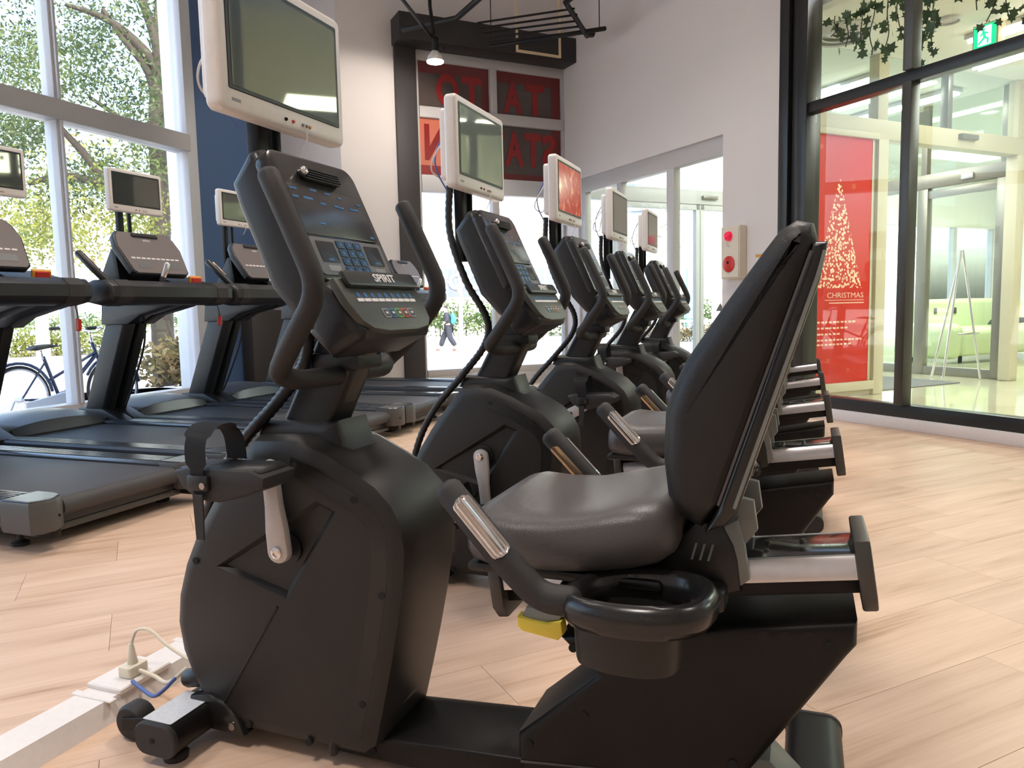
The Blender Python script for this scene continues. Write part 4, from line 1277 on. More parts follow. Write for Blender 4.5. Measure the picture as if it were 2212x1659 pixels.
MB().slab(rrect(-.022, .022, -.03, .03, .008), 0, .028, .005, 2, axis='z').done('plug_body', 'ivory_plastic', pl)
MB().tube([(0, 0, .028), (-.006, .004, .075)], [.013, .0065], 10).done('strain_relief', 'ivory_plastic', pl)
MB().tube(spline([(-.006, .004, .075), (.004, .015, .108), (.045, .02, .112), (.10, .015, .085), (.17, .01, .062), (.235, 0, .055)], 8), .0042, 8).done('cable', 'ivory_plastic', pl)
MB().tube(spline([(.02, .0, .012), (.07, .0, .004), (.13, -.015, .004), (.205, -.03, .058)], 8), .0052, 8).done('lead', 'ivory_plastic', pl)
bc = MB().tube(spline([(-1.545, 1.335, .070), (-1.50, 1.325, .060), (-1.45, 1.31, .060), (-1.41, 1.305, .085), (-1.375, 1.305, .118)], 8), .0048, 8).done('data_cable', 'blue_cable')
tag(bc, 'short blue data cable running from the raceway into the nearest bike', 'cable')

# fire alarm box on the wall beside the entrance
A_ = empty('fire_alarm_box', 'cream fire alarm box with red lamp and red round button', 'alarm box', ab(5.585, BW - .001, 1.46), AL)
MB().slab(rrect(-.125, .125, -.245, .245, .006), -.085, 0, .004, 1, axis='x').done('housing', 'ivory_plastic', A_, rot=(0, 0, 0))
MB().slab(rrect(-.115, .112, -.235, .235, .004), -.092, -.084, .003, 1, axis='x').done('cover', 'ivory_plastic', A_)
MB().lathe([(.046, -.092), (.046, -.104), (.040, -.122), (.024, -.138), (.004, -.142)], 18, (0, .01, .150), 'x').done('alarm_lamp', 'red_lamp', A_)
bt = MB().lathe([(.078, -.092), (.076, -.100), (.070, -.102), (.004, -.102)], 24, (0, .01, -.110), 'x').done('call_point', 'red_plastic', A_)
MB().lathe([(.014, -.102), (.014, -.106), (.002, -.106)], 12, (0, .015, -.095), 'x').done('push_button', 'hole', bt)
N_ = empty('wall_notice', 'small framed notice on the white wall behind the nearest bike backrest', 'notice', ab(5.27, BW - .001, 1.36), AL)
MB().box(-.012, 0, -.07, .07, -.075, .075).done('notice_frame', 'frame_white', N_, bevel=.002)
MB().box(-.014, -.012, -.06, .06, -.062, .030).done('notice_sheet', 'print_white', N_, smooth=0)
MB().box(-.0145, -.012, -.06, .06, .036, .060).done('notice_band', 'print_orange', N_, smooth=0)

# track with spot lamp
Tk = empty('lighting_track', 'black ceiling lighting track with hanging conduit near the sign window', 'lighting track', (-3.55, 7.15, 3.72))
p1 = Vector((-3.42, 5.2, 4.05)) - Tk.location
MB().tube([(0, 0, 0), p1], .018, 8).done('track', 'frame_black', Tk)
MB().tube(spline([(.03, -.02, .02), (-.01, .02, .22), (-.06, .10, .50), (-.04, .12, 1.56)], 6), .020, 8).done('conduit', 'frame_black', Tk)
MB().tube([p1 + Vector((0, 0, .01)), p1 + Vector((0, 0, CEIL - Tk.location.z - p1.z))], .008, 6).done('drop_rod', 'frame_black', Tk)
Sp = empty('spot_lamp', 'lit spot lamp with bright dome hanging before the sign window', 'lamp', (-3.549, 7.209, 3.50))
MB().tube([(0, 0, .08), (.02, -.01, .22)], .035, 12).done('lamp_body', 'frame_black', Sp)
MB().tube([(-.03, 0, .20), (.09, .03, .12)], .012, 8).done('lamp_arm', 'frame_black', Sp)
MB().lathe([(.035, .10), (.075, .05), (.085, .02), (.088, 0)], 20).done('reflector', 'lamp_shade', Sp)
MB().lathe([(.088, .0), (.084, -.012), (.05, -.022), (.004, -.025)], 20).done('bulb', 'lamp_white', Sp)
sl = light('spot_light', 'SPOT', (-3.549, 7.209, 3.46), 85, (1, .90, .80), spot_size=math.radians(120), spot_blend=.35, shadow_soft_size=.05)
sl.rotation_euler = Vector((-.75, .42, -.62)).to_track_quat('-Z', 'Y').to_euler()

# black cable ladder hanging from the ceiling
Cl = empty('cable_ladder', 'black cable ladder hanging below the ceiling beside the sign window', 'cable ladder', ab(7.3, 4.0, 4.0), AL)
def lad(p): return Vector(p)
MB().tube([(-1.25, .78, -.02), (-.82, .30, -.0), (-.70, -2.6, .05)], .030, 8).done('rail', 'frame_black', Cl)
MB().tube([(.72, .22, .0), (.05, -.45, .02), (-.05, -2.6, .06)], .030, 8).done('rail', 'frame_black', Cl)
MB().tube([(-.16, .90, -.02), (.78, -.05, .0)], .026, 8).done('end_bar', 'frame_black', Cl)
for k in range(5):
    t = .10 + k * .16
    MB().tube([(-.16 - .55 * t, .90 - .75 * t, 0), (.70 - .68 * t, .22 - .80 * t, .01)], .012, 6).done('rung', 'frame_black', Cl)
for p in ((.74, 0, .0), (-.16, .88, 0), (-.8, -.5, 0), (.0, -.8, 0)):
    MB().tube([p, (p[0], p[1], CEIL - 4.0)], .006, 6).done('hanger', 'frame_black', Cl)
MB().lathe([(.03, -.03), (.045, 0), (.03, .05)], 10, (.70, .10, -.02)).done('end_bracket', 'frame_black', Cl)
Hf = empty('wooden_hoop', 'thin pale wooden rectangle hanging in front of the black beam', 'hanging frame', ab(8.2, 4.47, 3.965), AL)
for bx in ((-.30, -.275, -.012, .012, 0, CEIL - 3.965), (.275, .30, -.012, .012, 0, CEIL - 3.965), (-.275, .275, -.012, .012, 0, .028)):
    MB().box(*bx).done('frame_bar', 'wood_pale', Hf, bevel=.003)

# ================================================================== LOBBY BEYOND THE GLASS WALL
LC = 3.45
lf = struct(MB().box(BW + .16, 14.5, -4.0, 5.43, -0.1, -0.002).done('floor_lobby', 'lobby_floor', rot=ABROT, smooth=0))
for i in range(10):
    for j in range(9):
        pass
struct(MB().box(BW + .16, 9.25, 5.43, AW + .3, -0.1, -0.006).done('floor_vestibule', 'lobby_floor', rot=ABROT, smooth=0))
struct(MB().box(9.25, 15.5, 5.43, 9.6, -0.1, -0.004).done('floor_lounge', 'lobby_floor', rot=ABROT, smooth=0))
mt_ = tag(MB().slab(rrect(5.6, 8.60, 5.60, 8.4, .02), -.006, .006, .002, 1, axis='z').done('door_mat', 'mat_grey', rot=ABROT), 'wide grey entrance mat between the two sliding doors', 'door mat')
struct(MB().box(BW + .16, 15.5, -4.0, AW + .8, LC, LC + .1).done('ceiling_lobby', 'lobby_wall', rot=ABROT, smooth=0))
struct(MB().box(14.5, 14.65, -4.0, 5.43, -0.1, LC).done('wall_lobby_far', 'lobby_wall', rot=ABROT, smooth=0))
struct(MB().box(BW + .16, 14.65, -4.15, -4.0, -0.1, LC).done('wall_lobby_side', 'lobby_wall', rot=ABROT, smooth=0))
# inner vestibule screen (plane A = 5.405): poster panel, posts, header with sensor, open doorway
d2 = struct(MB().box(BW + .16, 9.42, 5.405, 5.56, 2.61, 2.80).done('door_2', 'beige', rot=ABROT, bevel=.004))
MB().box(BW + .16, 6.92, 5.44, 5.50, 0.0, 2.61).done('poster_panel', 'beige', d2, smooth=0)
for b0, b1 in ((6.85, 7.0), (9.19, 9.34)):
    MB().box(b0, b1, 5.40, 5.54, 0, 2.61).done('post', 'beige', d2, bevel=.005)
    MB().box(b0, b1, 5.42, 5.54, 2.80, LC).done('post', 'beige', d2, bevel=.005)
MB().box(7.95, 8.03, 5.43, 5.52, 2.80, LC).done('post', 'steel_frame', d2, bevel=.005)
for b0, b1 in ((BW + .16, 6.85), (7.0, 7.95), (8.03, 9.19)):
    MB().box(b0, b1, 5.47, 5.476, 2.80, LC).done('pane', 'glass_green', d2, smooth=0)
MB().box(8.10, 8.38, 5.35, 5.41, 2.70, 2.755).done('door_sensor', 'steel_frame', d2, bevel=.006)
for z0, z1, b0, b1 in ((2.60, 2.66, 5.80, 6.86), (.06, .15, 5.80, 6.86)):
    MB().box(b0, b1, 5.395, 5.44, z0, z1).done('panel_trim', 'beige', d2, bevel=.004)
# poster
Po = empty('christmas_poster', 'tall red poster with a glittering tree hanging on the beige panel', 'poster', ab(5.434, 5.885, 0.150), AL)
o = MB().box(0, .905, -.004, 0, 0, 2.455).done('print', 'poster_red', Po, smooth=0)
def ptext(body, x, z, size, w, nm='lettering'):
    text(nm, body, 'poster_ink', size, Po, frame_mtx((x, -.0055, z), (1, 0, 0), (0, 0, 1)), depth=.0005, width=w)
pm('poster_ink', (0.95, 0.62, 0.50), 0.4)
ptext('CHRISTMAS', .56, .885, .075, .52)
MB().box(.27, .83, -.006, -.004, .836, .842).done('rule', 'poster_ink', Po, smooth=0)
MB().box(.33, .83, -.006, -.004, .806, .816).done('small_print', 'poster_ink', Po, smooth=0)
for z, x1 in ((.62, .75), (.56, .62), (.50, .52), (.44, .84), (.395, .70)):
    n = int((x1 - .06) / .055)
    for k in range(n):
        w_ = .030 + .020 * ((k * 7 + int(z * 100)) % 5) / 5
        MB().box(.06 + k * .055, .06 + k * .055 + w_, -.0055, -.004, z - .009, z + .009).done('small_print', 'poster_ink', Po, smooth=0)
for b0, b1, z0, z1 in ((.905, .925, -.01, 2.475), (-.02, 0, -.01, 2.475), (0, .905, 2.455, 2.475), (0, .905, -.02, 0)):
    MB().box(b0, b1, -.010, 0, z0, z1).done('poster_edge', 'beige', Po, bevel=.002)

# side screen of the vestibule (plane B = 9.3): grey steel frames and doors to the lounge
d3 = struct(MB().box(9.25, 9.37, 5.50, AW + .3, 2.40, 2.58).done('door_3', 'steel_frame', rot=ABROT, bevel=.005))
for a0, a1 in ((6.56, 6.70), (5.52, 5.68), (7.75, 7.85)):
    MB().box(9.26, 9.36, a0, a1, 0, 2.40).done('post', 'steel_frame', d3, bevel=.005)
    MB().box(9.27, 9.35, a0 + .03, a1 - .03, 2.58, LC).done('post', 'steel_frame', d3, bevel=.005)
MB().box(9.27, 9.35, 5.68, 6.56, 2.27, 2.37).done('door_head', 'steel_frame', d3, bevel=.005)
MB().box(9.27, 9.35, 5.50, AW + .2, 0.0, .11).done('sill', 'steel_frame', d3, bevel=.005)
MB().box(9.22, 9.25, 5.95, 6.10, 2.44, 2.51).done('door_sensor', 'aluminium', d3, bevel=.006)
for a0, a1 in ((5.68, 6.56), (6.70, 7.75), (7.85, AW + .2)):
    MB().box(9.30, 9.306, a0, a1, .11, 2.40).done('pane', 'glass_green', d3, smooth=0)
    MB().box(9.30, 9.306, a0, a1, 2.58, LC).done('pane', 'glass_green', d3, smooth=0)
# outer vestibule doors on the facade plane
d4 = struct(MB().box(BW + .16, 9.37, AW, AW + .12, 2.42, 2.62).done('door_4', 'frame_white', rot=ABROT, bevel=.005))
for b0, b1 in ((BW + .16, 5.32), (5.95, 6.07), (7.35, 7.42), (7.43, 7.50), (8.60, 8.72), (9.28, 9.40)):
    MB().box(b0, b1, AW + .02, AW + .10, 0, 2.42).done('stile', 'frame_white', d4, bevel=.005)
MB().box(BW + .16, 9.37, AW + .02, AW + .10, 0, .13).done('bottom_rail', 'frame_white', d4, bevel=.005)
MB().box(6.07, 8.60, AW + .02, AW + .10, 2.34, 2.42).done('top_rail', 'frame_white', d4, bevel=.005)
MB().box(7.43, 7.70, AW - .05, AW, 2.49, 2.54).done('door_sensor', 'steel_frame', d4, bevel=.005)
for b0, b1 in ((5.32, 5.95), (6.07, 7.35), (7.50, 8.60), (8.72, 9.28)):
    MB().box(b0, b1, AW + .055, AW + .061, .13, 2.42).done('pane', 'glass', d4, smooth=0)
MB().box(BW + .16, 9.37, AW + .055, AW + .061, 2.62, LC).done('pane', 'glass', d4, smooth=0)
for b_, z_ in ((7.0, 1.93), (7.72, 1.66)):
    MB().lathe([(.035, 0), (.035, .002)], 6, (b_, AW + .052, z_), 'y').done('leaf_sticker', 'leaf_sticker', d4, smooth=0) if 'leaf_sticker' in M else None
# lounge beyond: back window wall and drum of light
struct(MB().box(9.37, 15.5, 9.45, 9.6, -0.1, .30).done('wall_lounge_sill', 'lobby_wall', rot=ABROT, smooth=0))
w4 = struct(MB().box(9.37, 15.5, 9.45, 9.6, 2.35, LC).done('window_4', 'lobby_wall', rot=ABROT, smooth=0))
for k in range(6):
    MB().box(9.37 + k * 1.2, 9.47 + k * 1.2, 9.47, 9.57, .30, 2.35).done('mullion', 'frame_white', w4, bevel=.004)
    MB().box(9.47 + k * 1.2, 10.57 + k * 1.2, 9.52, 9.526, .30, 2.35).done('pane', 'glass_green', w4, smooth=0)
struct(MB().box(15.4, 15.55, 5.3, 9.6, -0.1, LC).done('wall_lounge', 'lobby_wall', rot=ABROT, smooth=0))
MB_b = MB().box(12.4, 14.0, 9.30, 9.40, 1.55, 2.35).done('roller_blind', 'blind')  if False else None
# draped sofa
So = empty('sofa', 'long sofa under a pale green dust cover beyond the steel doors', 'sofa', ab(7.9, 12.6, 0), AL)
def soft(name, x0, x1, y0, y1, z0, z1, r, mat):
    b = MB(); b.box(x0, x1, y0, y1, z0, z1)
    bmesh.ops.bevel(b.bm, geom=b.bm.edges[:], offset=r, segments=4, profile=.5, affect='EDGES')
    bmesh.ops.subdivide_edges(b.bm, edges=b.bm.edges[:], cuts=1)
    rnd = random.Random(len(name))
    for v in b.bm.verts:
        v.co.z += .008 * math.sin(v.co.x * 17) * (1 if v.co.z > z0 + .05 else 0)
        v.co.y += .012 * math.sin(v.co.x * 23 + v.co.z * 6)
    return b.done(name, mat, So, smooth=70)
soft('seat', -1.35, 1.5, -.62, .30, .10, .52, .10, 'sofa_green')
soft('backrest', -1.35, 1.5, .18, .52, .10, .98, .08, 'sofa_green')
soft('arm', -1.60, -1.28, -.58, .45, .06, .60, .12, 'sofa_green')
for x in (-1.2, 1.3):
    for y in (-.45, .35): MB().tube([(x, y, 0), (x, y, .12)], .03, 8).done('leg', 'frame_black', So)
for x in (-.95, -.45): MB().box(x, x + .06, .165, .18, .74, .84).done('tag', 'dark_brown', So, bevel=.003)
cu = MB(); cu.slab([(-.38, .0), (.40, .02), (.40, .10), (-.10, .115), (-.30, .08)], -.15, .10, .03, 3)
cu = cu.done('seat_cushion', 'sofa_cushion', loc=ab(7.75, 13.05, .545), rot=ABROT, smooth=60)
tag(cu, 'black flat cushion lying on the green covered sofa', 'cushion')
# folding easel stand by the right-hand post
Ea = empty('display_easel', 'slim silver folding easel standing behind the right beige post', 'easel', ab(5.85, 8.95, .007), AL)
for p0, p1 in (((-.25, .04, 0), (.02, .05, 1.55)), ((.22, -.12, 0), (.06, .05, 1.55)), ((.03, .38, 0), (.04, .06, 1.50))):
    MB().tube([p0, p1], .014, 8).done('leg', 'aluminium', Ea)
MB().tube([(-.16, -.08, .55), (.22, -.08, .55)], .012, 8).done('ledge', 'aluminium', Ea)

# ceiling fixtures
def tube_light(a0, a1, b_, z, lab):
    T_ = empty('fluorescent_light', lab, 'ceiling light', ab((a0 + a1) / 2, b_, z), AL, 'fluorescent strips on the lobby ceiling')
    h = (a1 - a0) / 2
    MB().box(-.10, .10, -h, h, .03, LC - z - .004).done('fitting', 'frame_white', T_, bevel=.005)
    for x in (-.05, .05): MB().tube([(x, -h + .02, .012), (x, h - .02, .012)], .016, 8).done('tube', 'tube_light', T_)
tube_light(3.2, 4.75, 7.25, LC - .08, 'fluorescent strip on the lobby ceiling beside the green exit sign')
tube_light(3.9, 5.25, 8.10, LC - .08, 'bright fluorescent strip on the lobby ceiling under the black transom')
tube_light(5.9, 7.3, 7.4, LC - .08, 'small fluorescent strip on the vestibule ceiling above the poster')
tube_light(5.9, 7.5, 8.8, LC - .08, 'distant fluorescent strip on the vestibule ceiling above the door sensor')
def downlight(a_, b_, r, lab, lit=True):
    D_ = empty('downlight', lab, 'ceiling light', ab(a_, b_, LC - .03), AL, 'round downlights in the lobby ceiling')
    MB().lathe([(r, .03), (r, .012), (r * .9, .0), (r * .82, .004), (r * .80, .026)], 24).done('trim_ring', 'frame_white', D_)
    MB().lathe([(r * .80, .022), (r * .78, .018), (.004, .018)], 24).done('lens', 'tube_light' if lit else 'frame_white', D_)
downlight(4.55, 6.62, .11, 'unlit round ceiling light beside the hanging ivy', False)
downlight(6.45, 8.3, .14, 'lit round downlight behind the black transom left of the mullion')
downlight(7.9, 8.9, .12, 'lit round downlight farthest from the glass wall')
Vn = empty('ceiling_vent', 'large round white air diffuser in the lobby ceiling beside the black pillar', 'air vent', ab(5.15, 5.98, LC - .06), AL)
for k, r in enumerate((.30, .22, .13)):
    MB().lathe([(r, .055), (r, .045), (r - .05, .0 + .012 * k), (r - .06, .012 + .012 * k), (r - .02, .055)], 28, closed=True).done('diffuser_ring', 'frame_white', Vn)
# exit sign on its rod
Ex = empty('exit_sign', 'small green running-man exit sign hanging in the lobby', 'sign', ab(4.42, 7.0, 3.20), AL)
ez = Ex
MB().box(-.05, .05, -.115, .115, 0, .22).done('sign_case', 'wood_pale', ez, bevel=.004)
MB().box(-.056, -.05, -.10, .10, .015, .205).done('sign_face', 'exit_green', ez, smooth=0)
MB().box(-.060, -.056, -.060, .060, .030, .190).done('sign_door', 'exit_white', ez, smooth=0)
def man(pts, r): MB().tube([(-.062, y, z) for y, z in pts], r, 6).done('running_figure', 'exit_green', ez)
MB().lathe([(.014, -.004), (.014, .004)], 10, (-.061, .012, .165), 'x').done('running_figure', 'exit_green', ez, smooth=0)
man([(.008, .145), (-.005, .095)], .011); man([(-.005, .095), (-.035, .075), (-.030, .045)], .008); man([(-.005, .095), (.025, .070), (.048, .045)], .008); man([(.006, .140), (.035, .115)], .006); man([(.006, .140), (-.032, .125)], .006)
MB().tube([(0, 0, .22), (0, 0, LC - 3.20)], .007, 6).done('rod', 'wood_pale', ez)
# grey hanging board far inside
Hb = empty('hanging_board', 'grey blank board hanging from the vestibule ceiling', 'board', ab(6.2, 8.55, 2.98), AL)
MB().box(-.02, .02, -.16, .16, 0, .22).done('board', 'mat_grey', Hb, bevel=.004)
MB().tube([(0, 0, .22), (0, 0, LC - 2.98)], .004, 6).done('cord', 'frame_black', Hb)

# artificial ivy trailing over the glass
leaf_pts = [(0, -.5), (.16, -.30), (.48, -.34), (.30, -.06), (.46, .18), (.20, .16), (0, .50), (-.20, .16), (-.46, .18), (-.30, -.06), (-.48, -.34), (-.16, -.30)]
ivm = MB(); ivm.face(ivm.verts([(x, 0, z) for x, z in leaf_pts])); 
lm_ = ivm.done('ivy_leaf', 'leaf_ivy', smooth=0); leaf_me = lm_.data; bpy.data.objects.remove(lm_)
def ivy(label, strands, seed, dens=26):
    rnd = random.Random(seed)
    I_ = empty('ivy_garland', label, 'ivy', ab(strands[0][0], strands[0][1], LC - .09), AL, 'artificial ivy garlands in the lobby')
    inv = Matrix.Translation(-Vector((strands[0][1], strands[0][0], LC - .09)))
    n = 0
    for a_, b_, zb, spread in strands:
        x0, y0 = b_ - strands[0][1], a_ - strands[0][0]
        L_ = LC - .09 - zb
        pts = [(x0 + rnd.uniform(-.02, .02), y0 + spread * t * .3 + rnd.uniform(-.03, .03), -L_ * t) for t in (0, .33, .66, 1)]
        sp_ = spline(pts, 6)
        MB().tube(sp_, .004, 5).done('vine', 'bark', I_)
        m = int(dens * L_ / .5)
        for k in range(m):
            p = sp_[rnd.randrange(len(sp_))]
            lf_ = bpy.data.objects.new('leaf', leaf_me); COL.objects.link(lf_); lf_.parent = I_
            s_ = rnd.uniform(.045, .085) * (1.1 if rnd.random() < .5 else .8)
            lf_.location = p + Vector((rnd.uniform(-.05, .05), rnd.uniform(-.10, .10), rnd.uniform(-.05, .03)))
            lf_.rotation_euler = (rnd.uniform(-.7, .7), rnd.uniform(-1.2, 1.2), PI / 2 + rnd.uniform(-1.0, 1.0))
            lf_.scale = (s_ * 1.2,) * 3
ivy('green ivy garland trailing above the poster behind the glass', [(4.72, 5.42, 3.20, .05), (4.60, 5.42, 3.08, .05), (4.48, 5.44, 3.02, -.05), (4.36, 5.42, 2.98, .08), (4.24, 5.45, 2.92, 0), (4.12, 5.42, 2.98, 0), (4.02, 5.44, 2.95, .05), (3.92, 5.42, 2.86, 0), (3.84, 5.43, 2.80, 0)], 3, 18)
ivy('green ivy garland trailing around the exit sign', [(3.62, 5.6, 3.05, 0), (3.52, 5.6, 2.95, .05), (3.40, 5.6, 2.92, 0), (3.28, 5.62, 2.86, 0), (3.16, 5.6, 2.70, 0), (3.06, 5.6, 2.55, 0)], 5, 18)

# ================================================================== STREET OUTSIDE
gr = struct(MB().box(-140, 90, -60, 160, -0.6, -0.40).done('ground', 'pavement', smooth=0))
struct(MB().box(-10.2, XW - .25, -12, 9.2, -0.45, -0.155).done('pavement_strip', 'pavement', smooth=0))
struct(MB().box(-1.2, 14.0, AW + .25, AW + 4.5, -0.45, -0.155).done('entrance_paving', 'pavement', rot=ABROT, smooth=0))
rd = struct(MB().box(-60, 60, 24.0, 33.0, -0.42, -0.385).done('road', 'asphalt', rot=ABROT, smooth=0))
for k in range(14):
    MB().box(-40 + k * 6, -37 + k * 6, 28.4, 28.6, -.386, -.380).done('lane_mark', 'road_white', rd, smooth=0)
struct(MB().box(-60, 60, 33.0, 33.3, -0.42, -0.25).done('trim_4', 'kerb', rot=ABROT, smooth=0))

def leaves(name, clusters, parent, mat, per, size, seed, mtx=None):
    rnd = random.Random(seed)
    vs, fs = [], []
    for (cx, cy, cz, r) in clusters:
        for k in range(per):
            d = Vector((rnd.gauss(0, 1), rnd.gauss(0, 1), rnd.gauss(0, .8)))
            d = d.normalized() * r * (rnd.random() ** .45)
            p = Vector((cx, cy, cz)) + d
            u = Vector((rnd.uniform(-1, 1), rnd.uniform(-1, 1), rnd.uniform(-1, 1))).normalized()
            w = u.cross(Vector((rnd.uniform(-1, 1), rnd.uniform(-1, 1), rnd.uniform(-1, 1)))).normalized()
            L_, W_ = size * rnd.uniform(.7, 1.3), size * .42 * rnd.uniform(.8, 1.2)
            i = len(vs)
            vs += [p - u * L_ * .5, p + w * W_ * .5 + u * .05 * L_, p + u * L_ * .5, p - w * W_ * .5 + u * .05 * L_]
            fs.append((i, i + 1, i + 2, i + 3))
    me = bpy.data.meshes.new(name)
    me.from_pydata(vs, [], fs)
    me.materials.append(M[mat])
    o = bpy.data.objects.new(name, me); COL.objects.link(o)
    o.parent = parent
    if parent: o.matrix_local = Matrix.Translation(-parent.location)
    o['kind'] = 'stuff'
    return o

# big broad-leaved tree in front of the windows
T1 = empty('street_tree', 'large leafy tree filling the street window, with dark forking branches', 'tree', (-11.85, 11.6, -.4))
sh = Vector(T1.location)
def limb(pts, r0_, r1_, nm, parent):
    pts = [Vector(p) - sh + Vector((-.06, -.02, 0)) for p in pts]
    sp_ = spline(pts, 4)
    n = len(sp_)
    MB().tube(sp_, [1.35 * (r0_ + (r1_ - r0_) * i / (n - 1)) for i in range(n)], 8).done(nm, 'bark', parent, smooth=60)
limb([(-11.85, 11.6, -.42), (-11.84, 11.63, 1.37), (-11.89, 11.82, 3.38), (-11.98, 11.95, 4.93), (-11.95, 12.08, 6.03), (-12.09, 12.09, 6.67), (-12.48, 12.0, 7.9)], .17, .05, 'trunk', T1)
limb([(-11.95, 12.06, 5.84), (-12.39, 11.95, 6.4), (-12.95, 11.78, 6.87), (-13.68, 11.53, 7.16)], 0.09, 0.03, 'branch', T1)
limb([(-11.98, 11.95, 4.93), (-12.12, 11.98, 5.76), (-12.64, 11.86, 6.5), (-13.0, 11.78, 7.05)], 0.08, 0.03, 'branch', T1)
limb([(-11.93, 12.02, 5.39), (-12.3, 11.95, 6.13), (-12.6, 11.89, 6.68)], 0.06, 0.025, 'branch', T1)
limb([(-12.86, 11.47, 3.58), (-13.25, 11.38, 4.14), (-13.64, 11.27, 4.61), (-14.08, 11.16, 5.16)], 0.08, 0.03, 'branch', T1)
limb([(-11.89, 11.8, 3.2), (-12.34, 11.65, 3.39), (-12.86, 11.47, 3.58), (-13.63, 11.19, 3.78), (-14.31, 10.91, 3.66)], 0.1, 0.04, 'branch', T1)
limb([(-11.93, 11.9, 4.29), (-12.27, 11.8, 4.57), (-12.71, 11.67, 4.95), (-13.23, 11.51, 5.33)], 0.06, 0.025, 'branch', T1)
limb([(-11.91, 12.09, 6.03), (-12.01, 12.12, 6.67), (-11.97, 12.21, 7.4)], 0.06, 0.03, 'branch', T1)
GC = [(-16.0,12.7,7.1),(-13.8,10.2,5.9),(-15.6,12.3,7.5),(-13.9,10.6,5.5),(-16.5,12.5,6.6),(-16.2,12.2,6.2),(-15.3,11.4,6.4),(-12.0,9.5,5.3),(-14.1,10.8,6.3),(-11.3,10.2,5.5),(-14.9,12.8,6.2),(-14.8,12.8,6.8),(-12.9,11.0,5.4),(-14.5,12.0,5.8),(-12.7,10.5,5.6),(-15.4,12.8,7.0),(-13.6,12.2,6.3),(-13.6,11.0,5.1),(-11.4,11.1,6.6),(-12.5,11.0,6.3),(-14.3,12.9,7.2),(-14.1,12.5,7.5),(-14.9,12.6,7.6),(-10.1,10.0,6.0),(-10.8,10.4,4.5),(-13.0,12.1,5.4),(-10.4,9.7,4.3),(-12.0,11.4,5.0),(-14.5,10.8,4.4),(-12.6,9.7,4.5),(-14.3,10.4,4.6),(-14.3,10.4,4.3),(-16.1,12.2,4.9),(-12.2,9.3,4.4),(-15.1,11.6,5.0),(-15.1,11.5,4.9),(-13.2,9.8,4.4),(-13.8,12.2,3.7),(-9.7,9.5,3.3),(-14.5,12.5,4.3),(-14.1,12.4,4.2),(-13.1,11.4,3.7),(-12.2,11.1,3.7),(-15.2,12.6,3.9),(-12.2,12.0,4.2),(-13.0,12.6,4.7),(-12.0,9.8,3.2),(-11.5,11.7,4.2),(-12.5,12.2,3.5),(-12.2,12.8,6.7),(-12.6,12.7,5.8),(-9.8,9.9,4.9)]
YC_ = [(-12.8,9.9,2.7),(-14.4,10.9,2.8),(-12.8,9.9,3.0),(-14.0,10.4,3.4),(-14.3,11.0,2.7),(-14.4,11.1,2.6),(-12.0,8.6,2.6),(-13.7,10.4,2.5),(-15.7,12.4,4.1),(-12.0,10.1,2.5),(-10.5,9.3,3.0),(-10.2,9.8,2.5),(-13.7,12.7,3.5),(-14.7,12.3,3.1),(-13.5,12.3,3.0),(-10.7,10.1,2.5),(-13.1,13.0,3.2),(-13.7,13.0,3.0),(-12.1,10.0,2.5)]
leaves('foliage', [(x, y, z, .50 + .25 * ((i * 7) % 5) / 5) for i, (x, y, z) in enumerate(GC)], T1, 'leaf_tree', 210, .105, 11)
leaves('foliage', [(x, y, z, .60 + .25 * ((i * 7) % 5) / 5) for i, (x, y, z) in enumerate(YC_)], T1, 'leaf_yellow', 230, .105, 12)
rt = random.Random(21)
leaves('foliage', [(-13 + rt.uniform(-5, 4), 9 + rt.uniform(-6, 5), rt.uniform(8.2, 10.5), rt.uniform(.6, 1.0)) for k in range(24)], T1, 'leaf_tree', 200, .13, 13)
# slender pale-barked tree farther back, behind the parked bicycle
T2 = empty('street_tree', 'slender pale-trunked street tree behind the parked bicycle', 'tree', (-20.98, 15.89, -.4))
MB().tube(spline([(0, 0, 0), (.05, .02, 1.5), (-.02, .1, 3.2), (.2, .2, 5.0)], 5), [.22, .2, .2, .19, .19, .18, .18, .17, .17, .16, .15, .14, .13, .12, .1, .08], 10).done('trunk', 'bark_pale', T2, smooth=60)
leaves('foliage', [(-21 + rt.uniform(-3, 3), 16 + rt.uniform(-3, 3), rt.uniform(3.0, 6.5), rt.uniform(.7, 1.1)) for k in range(14)], T2, 'leaf_yellow', 130, .16, 14)
# hedges
def hedge(lab, p0, p1, h, w, mat, n, seed, base_z=-.4):
    H_ = empty('hedge', lab, 'hedge', ((p0[0] + p1[0]) / 2, (p0[1] + p1[1]) / 2, base_z))
    r_ = random.Random(seed)
    cl = []
    for k in range(n):
        t = (k + .5) / n
        cl.append((p0[0] + (p1[0] - p0[0]) * t, p0[1] + (p1[1] - p0[1]) * t + r_.uniform(-.15, .15), base_z + h * .55 + r_.uniform(-.08, .08), w * r_.uniform(.85, 1.1)))
    leaves('foliage', cl, H_, mat, 330, .13 * (1 + h * .4), seed)
    d = Vector((p1[0] - p0[0], p1[1] - p0[1], 0))
    b = MB()
    for k in range(0, n, 2):
        q = d * ((k + .5) / n - .5)
        b.tube([(q.x, q.y, 0), (q.x, q.y, h * .5)], .03, 5)
    b.done('stems', 'bark', H_)
    return H_
hedge('long green clipped hedge across the road behind the walking person', (-22.0, 32.2), (-8.4, 36.0), 1.7, .95, 'leaf_hedge', 22, 31)
hedge('green hedge behind the white guard rail outside the sliding doors', (-7.0, 37.6), (3.0, 41.5), 1.4, .95, 'leaf_hedge', 16, 37)
hedge('green hedge far along the street seen through the treadmill window', (-50, 30), (-32, 44), 1.8, 1.1, 'leaf_hedge', 24, 32)
